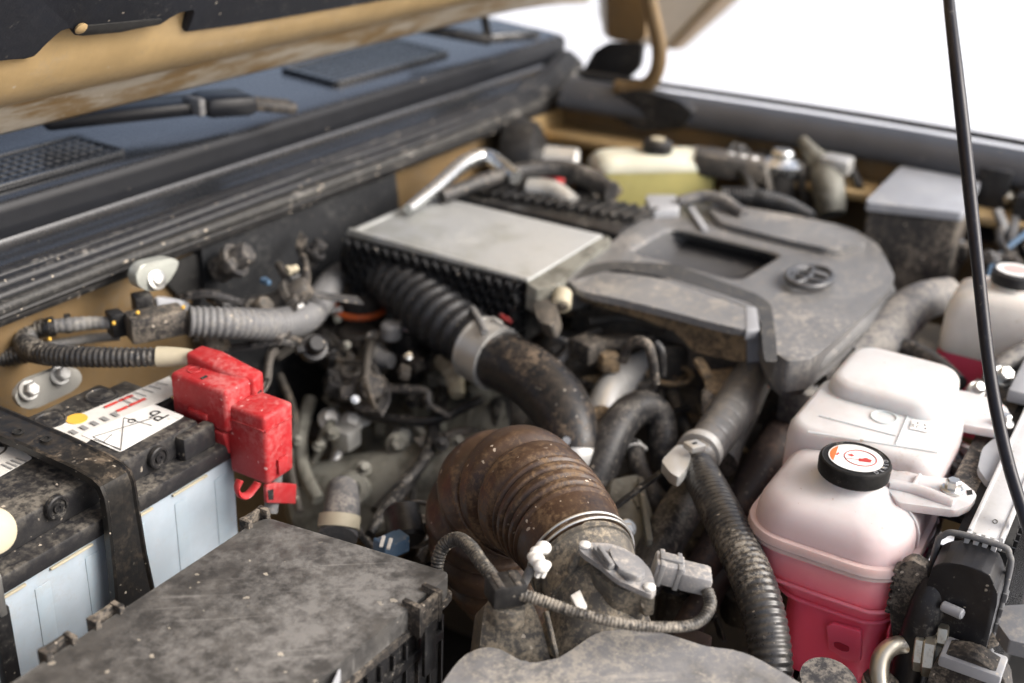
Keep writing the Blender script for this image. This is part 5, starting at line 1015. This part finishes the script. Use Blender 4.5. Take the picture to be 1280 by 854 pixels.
hose([(350,350,.58,4),(375,345,.58,4),(400,310,.57,4),(410,290,.56,4)], 'loom', 'thin wire with white clip beside the insulation mat', m_black, 'wiring', seg=8)
bm = B(); obox(bm, H(379, 346, .565), Vector((.008,0,0)), Vector((0,.006,0)), Vector((0,0,.006)), .002); mk('white_clip', bm, m_cream, label='small white wire clip above the grey conduit bend', cat='clip')
hose([(352,440,.70,4),(348,480,.74,4),(342,520,.78,4)], 'loom', 'dull vertical wire right of the red terminal cover', m_darkmetal, 'wiring', seg=8)
t = thing('throttle_valve', 'dark valve cluster with orange seal and bright bolt by the duct', 'valve', H(480, 410, .62))
bm = B(); c = H(452, 372, .57); cyl(bm, c-Vector((0,0,.03)), c+Vector((0,0,.02)), .03, 20, .005); mk('upper_body', bm, m_darkmetal, t)
bm = B(); ring(bm, H(450, 385, .575), Vector((0,0,1)), .030, .004); mk('orange_seal', bm, m_orange, t)
bm = B(); c = H(440, 378, .57); obox(bm, c, Vector((.010,0,0)), Vector((0,.010,0)), Vector((0,0,.004)), .002); mk('orange_plug', bm, m_orange, t)
bm = B(); c = H(448, 430, .61); cyl(bm, c-Vector((0,0,.05)), c+Vector((0,0,.02)), .024, 20, .004); mk('lower_body', bm, m_darkmetal, t)
bm = B(); c = H(448, 458, .64); cyl(bm, c-Vector((0,0,.008)), c, .032, 20, .003); mk('flange', bm, m_dullmetal, t)
bm = B(); c = H(489, 412, .56); cyl(bm, c-Vector((0,0,.012)), c+Vector((0,0,.008)), .012, 16, .003); mk('sensor', bm, m_coverlip, t)
bm = B(); T(bm, [(468,422,.585,11),(470,445,.59,12),(490,452,.59,10)], seg=14); mk('elbow', bm, m_coverlip, t)
bm = B(); c = H(513, 402, .555); hexbolt(bm, c, Vector((-.7,-.4,.6)), .009, .012); mk('bolt', bm, m_brightpipe, t)
bm = B(); obox(bm, H(525, 405, .56), Vector((.012,0,0)), Vector((0,.012,0)), Vector((0,0,.016)), .004); mk('boss', bm, m_dullmetal, t)
bm = B(); obox(bm, H(510, 445, .60), Vector((.016,0,0)), Vector((0,.016,0)), Vector((0,0,.035)), .005); mk('box', bm, m_black, t)
bm = B(); T(bm, [(555,450,.60,13),(566,468,.605,13),(572,495,.62,9)], seg=14, step=.0015, prof=ribs(.012,.06)); mk('white_connector', bm, m_cream, label='cream connector hanging below the ribbed duct', cat='connector')
for k, (q, lb_t) in enumerate(((((395,330,.55,8),(410,300,.545,8),(430,270,.54,7)),'dark hose climbing behind the intercooler fins'), (((430,310,.55,6),(440,345,.56,6),(430,380,.58,6)),'dark wire left of the orange seal'), (((560,480,.66,6),(540,520,.69,6),(548,560,.70,6)),'dark pipe below the cream connector'), (((605,500,.64,8),(607,545,.66,8),(604,600,.70,8)),'pale grey pipe behind the elbow hose'), (((625,505,.63,14),(628,560,.65,14),(625,610,.68,14)),'black pipe standing behind the brown bellows'))):
    hose(list(q), 'engine_pipe', lb_t, [m_rubber, m_black, m_darkmetal, m_dullmetal, m_black][k], 'pipe', seg=12)
# a few loose clutter lumps low in the bay
for k, (u, v, h, m, lb_t) in enumerate(((370,500,.78,m_darkmetal,'dark casting lump below the grey conduit'), (540,600,.76,m_darkmetal,'dark casting lump left of the brown bellows'), (470,600,.80,m_dullmetal,'dull casting lump behind the breather hose'), (650,520,.66,m_darkmetal,'brown casting behind the elbow hose'), (700,445,.60,m_darkmetal,'dark casting between clamp and injector rail'))):
    bm = B(); bmesh.ops.create_icosphere(bm, subdivisions=3, radius=.04)
    for vv in bm.verts: vv.co *= 1+.25*math.sin(vv.co.x*90+k)*math.cos(vv.co.y*80)+.15*math.sin(vv.co.z*120+k*2)
    bmesh.ops.translate(bm, verts=bm.verts[:], vec=H(u, v, h)); mk('casting', bm, m, label=lb_t, cat='casting')
# ------------------------------------------------------------------ harnesses and small fittings that crowd the gaps
R = random.Random(11)
def poly_pts(u0, u1, v0, v1): return R.uniform(u0, u1), R.uniform(v0, v1)
def crowd(t, box, hr, n, mats, kinds='wwwcbpk', size=1.0, hv=None):
    u0, u1, v0, v1 = box
    for k in range(n):
        u, v = poly_pts(*box); h = R.uniform(*hr)+(hv*(v-v0)/(v1-v0) if hv else 0); kd = R.choice(kinds); m = R.choice(mats); bm = B()
        if kd == 'w':
            L_ = R.uniform(30, 85)*size; a = R.uniform(.2, 2.6); q = []; r = R.choice((2.2, 2.8, 3.5, 4.5, 6))*size
            for s in (-1, -.4, .3, 1):
                q.append((u+math.cos(a)*L_*s+R.uniform(-14, 14), v+math.sin(a)*L_*s*.8+R.uniform(-12, 12), h+R.uniform(-.012, .012), r))
            T(bm, q, seg=8, step=.003, prof=ribs(.005, .05) if r > 4 else None); mk('wire', bm, m, t)
        elif kd == 'c':
            c = H(u, v, h); A = Matrix.Rotation(R.uniform(0, 3), 3, 'Z') @ Matrix.Rotation(R.uniform(-.5, .5), 3, 'X'); s = size*R.uniform(.6, 1.2)
            obox(bm, c, A @ Vector((.011*s, 0, 0)), A @ Vector((0, .0075*s, 0)), A @ Vector((0, 0, .0065*s)), .0015)
            obox(bm, c+A @ Vector((.012*s, 0, 0)), A @ Vector((.005*s, 0, 0)), A @ Vector((0, .009*s, 0)), A @ Vector((0, 0, .008*s)), .0012)
            obox(bm, c+A @ Vector((-.002*s, 0, .0075*s)), A @ Vector((.006*s, 0, 0)), A @ Vector((0, .003*s, 0)), A @ Vector((0, 0, .0015*s)), .0006); mk('connector', bm, m, t)
        elif kd == 'b':
            hexbolt(bm, H(u, v, h), Vector((R.uniform(-.7, -.1), R.uniform(-.7, -.1), .8)), .0055*size, .009*size); mk('bolt', bm, m, t)
        elif kd == 'p':
            a = R.uniform(0, 3.1); L_ = 22*size; r = R.uniform(6, 11)*size
            T(bm, [(u-math.cos(a)*L_, v-math.sin(a)*L_, h, r), (u, v+R.uniform(-6, 6), h-.004, r), (u+math.cos(a)*L_, v+math.sin(a)*L_, h+.004, r)], seg=14); mk('pipe', bm, m, t)
            bm = B(); p = H(u, v, h); q = H(u+math.cos(a)*6, v+math.sin(a)*6, h); band(bm, p, q-p, mm(p, r*1.05), .006, .001); mk('pipe_clip', bm, R.choice((m, m_dullmetal)), t)
        elif kd == 'm':                                     # cast lump: rounded block with a boss and a bolt
            c = H(u, v, h); A = Matrix.Rotation(R.choice((-.5, 0, .5, 1.0))+R.uniform(-.15, .15), 3, 'Z') @ Matrix.Rotation(R.uniform(-.4, .4), 3, 'Y'); s = size*R.uniform(.7, 1.25)
            pts = [c+A @ Vector((x*s, y*s, 0)) for x, y in ((-.026,-.014),(-.004,-.020),(.022,-.013),(.027,.006),(.012,.020),(-.020,.016))]
            plate(bm, rnd(pts, .25), A @ Vector((0, 0, -.022*s)), .003*s)
            o = c+A @ Vector((-.008*s, 0, 0)); lathe(bm, o, A @ Vector((0, 0, 1)), [(.011*s, -.002), (.011*s, .004*s), (.009*s, .006*s), (.006*s, .006*s), (.005*s, .002*s)], 18)
            obox(bm, c+A @ Vector((.012*s, 0, .001*s)), A @ Vector((.0025*s, 0, 0)), A @ Vector((0, .012*s, 0)), A @ Vector((0, 0, .004*s)), .001)
            o = c+A @ Vector((.017*s, .006*s, 0)); hexbolt(bm, o, A @ Vector((0, 0, 1)), .0045*s, .007*s); mk('casting', bm, m, t)
        elif kd == 's':                                     # solenoid: stepped cylinder with a plug on its side
            c = H(u, v, h); ax = Vector((R.uniform(-.6, .6), R.uniform(-.8, .2), R.uniform(.1, .8))).normalized(); s = size*R.uniform(.8, 1.25)
            lathe(bm, c-ax*.03*s, ax, [(.012*s,0),(.015*s,.002*s),(.015*s,.022*s),(.019*s,.023*s),(.019*s,.029*s),(.013*s,.030*s),(.013*s,.044*s),(.010*s,.048*s),(.005*s,.048*s)], 22)
            a, b = frame(ax); obox(bm, c+a*.018*s, a*.009*s, b*.006*s, ax*.006*s, .0012); mk('solenoid', bm, m, t)
        elif kd == 'L':                                     # loom of three wires that crosses the area, taped
            a = R.uniform(-.5, 1.9); L_ = R.uniform(50, 90)*size; q0 = [(u+math.cos(a)*L_*s+R.uniform(-10, 10), v+math.sin(a)*L_*s*.7+12*abs(s), h+.012*abs(s)+.006*s) for s in (-1, -.5, 0, .5, 1)]
            for k2 in (-1, 0, 1): T(bm, [(x+k2*3.0, y+k2*3.4, z, 2.6*size) for x, y, z in q0], seg=8, step=.004)
            T(bm, [(x, y, z-.001, 5.6*size) for x, y, z in q0[1:4]], seg=10, step=.0012, prof=ribs(.006, .05)); mk('taped_loom', bm, m, t)
        else:
            c = H(u, v, h); A = Matrix.Rotation(R.uniform(0, 3), 3, 'Z') @ Matrix.Rotation(R.uniform(-.9, .9), 3, 'X'); s = size*R.uniform(.7, 1.3)
            pts = [c+A @ Vector((x*s, y*s, 0)) for x, y in ((-.018,-.008),(.010,-.010),(.020,-.002),(.018,.009),(-.004,.007),(-.016,.011))]
            plate(bm, rnd(pts, .25), A @ Vector((0, 0, -.003)), .0008); mk('small_bracket', bm, m, t)
def loomthing(name, label, cat, u, v, h): return thing(name, label, cat, H(u, v, h))
D_ = [m_black, m_rubber, m_blackdusty, m_darkmetal]
t = loomthing('firewall_harness', 'tangle of dark wires and connectors in front of firewall above the grey conduit', 'wiring', 350, 380, .6)
crowd(t, (262, 400, 310, 450), (.466, .474), 20, D_+[m_black, m_black], 'LLcsp', .8, .055)
crowd(t, (300, 430, 290, 440), (.455, .46), 3, [m_cream, m_blue, m_alu], 'c', .45, .05)
t = loomthing('valve_harness', 'jumble of dark hoses, plugs and clips around orange sealed valve', 'wiring', 470, 420, .62)
crowd(t, (405, 530, 365, 500), (.575, .61), 20, D_+[m_darkmetal, m_darkmetal], 'LcmsmcL', 1.0)
crowd(t, (420, 530, 360, 500), (.55, .58), 7, [m_alu, m_brightpipe, m_orange, m_dullmetal], 'bc', .6)
t = loomthing('gearbox_fittings', 'brackets, bolts and lines fixed on the dull gearbox housing', 'fittings', 500, 580, .66)
crowd(t, (400, 600, 490, 590), (.628, .640), 14, [m_darkmetal, m_black, m_dullmetal], 'Lbbk', 1.0)
crowd(t, (370, 440, 520, 560), (.64, .65), 3, [m_alu, m_dullmetal], 'bp', .75)
crowd(t, (440, 590, 630, 690), (.64, .665), 8, D_, 'LcsL', 1.0)
for q_, r_, m_ in ((((415,500,.635),(470,520,.63),(540,525,.622),(600,500,.612)), 6, m_black), (((388,500,.64),(376,545,.655),(380,590,.675),(398,625,.69)), 9, m_dullmetal), (((560,470,.615),(545,520,.628),(530,575,.64),(470,640,.655)), 8, m_black), (((600,560,.62),(570,600,.64),(560,650,.655),(572,700,.67)), 12, m_rubber), (((350,470,.62),(368,520,.64),(362,575,.66),(374,640,.68)), 5, m_darkmetal)):
    bm = B(); T(bm, [(u, v, h, r_) for u, v, h in q_], seg=14); mk('pipe', bm, m_, t)
for u, v, h, s in ((440,612,.675,.020), (520,600,.668,.016), (590,590,.655,.018)):
    c = H(u, v, h); ax = (CAM-c).normalized(); bm = B(); lathe(bm, c-ax*.02, ax, [(s,0),(s,.016),(s*.8,.022),(s*.45,.022),(s*.4,.018)], 24); mk('cast_boss', bm, m_dullmetal, t)
crowd(t, (500, 625, 445, 530), (.600, .612), 6, [m_dullmetal, m_darkmetal, m_black], 'mLcs', 1.0, .03)
t = loomthing('injector_harness', 'muddy wiring, clips and lines crowding below the cover lip', 'wiring', 800, 460, .6)
crowd(t, (690, 900, 405, 540), (.58, .615), 32, D_+[m_coverdirt, m_darkmetal, m_coverdirt], 'LcpmmsLk', .9)
t = loomthing('lower_lines', 'dark lines and clips in the gaps beside U hose and ribbed conduit', 'wiring', 880, 640, .65)
crowd(t, (740, 990, 540, 760), (.655, .69), 26, D_+[m_redhose, m_darkmetal], 'LLpmsc', 1.1)
crowd(t, (760, 920, 520, 640), (.60, .63), 6, [m_alu, m_cream, m_dullmetal], 'bk', .6)
t = loomthing('brake_fittings', 'pale and dark metal fittings and pipes by the far fender', 'fittings', 980, 220, .5)
crowd(t, (885, 1050, 184, 205), (.466, .478), 22, [m_alu, m_black, m_darkmetal, m_black, m_black, m_dullmetal, m_rubber], 'mscb', .7)
crowd(t, (930, 1065, 200, 228), (.49, .51), 26, [m_black, m_darkmetal, m_black, m_dullmetal, m_rubber], 'mscb', .8)
t = loomthing('rear_harness', 'dark wiring and small connectors between intercooler and brake booster', 'wiring', 680, 225, .5)
crowd(t, (595, 775, 210, 246), (.488, .497), 18, D_+[m_darkmetal], 'mcs', .7)
t = loomthing('relay_wiring', 'blurred wires and plugs at the right edge by the far fuse box', 'wiring', 1260, 290, .5)
crowd(t, (1235, 1300, 225, 340), (.49, .52), 18, D_+[m_greyconduit, m_blue], 'wwck', 1.1)
t = loomthing('hump_fittings', 'bolts, clips and dark brackets behind the coolant tank by radiator rail', 'fittings', 1230, 510, .53)
crowd(t, (1195, 1290, 470, 590), (.515, .53), 16, [m_black, m_darkmetal, m_steel, m_greyplate], 'ckbw', .8)
crowd(t, (1000, 1190, 440, 500), (.565, .60), 16, D_+[m_greyhose], 'wpk', 1.1)
t = loomthing('end_tank_fittings', 'small muddy clips and ribs on the black radiator end tank', 'fittings', 1190, 760, .58)
crowd(t, (1150, 1240, 690, 854), (.572, .59), 10, [m_blackdusty, m_black], 'kc', .6)
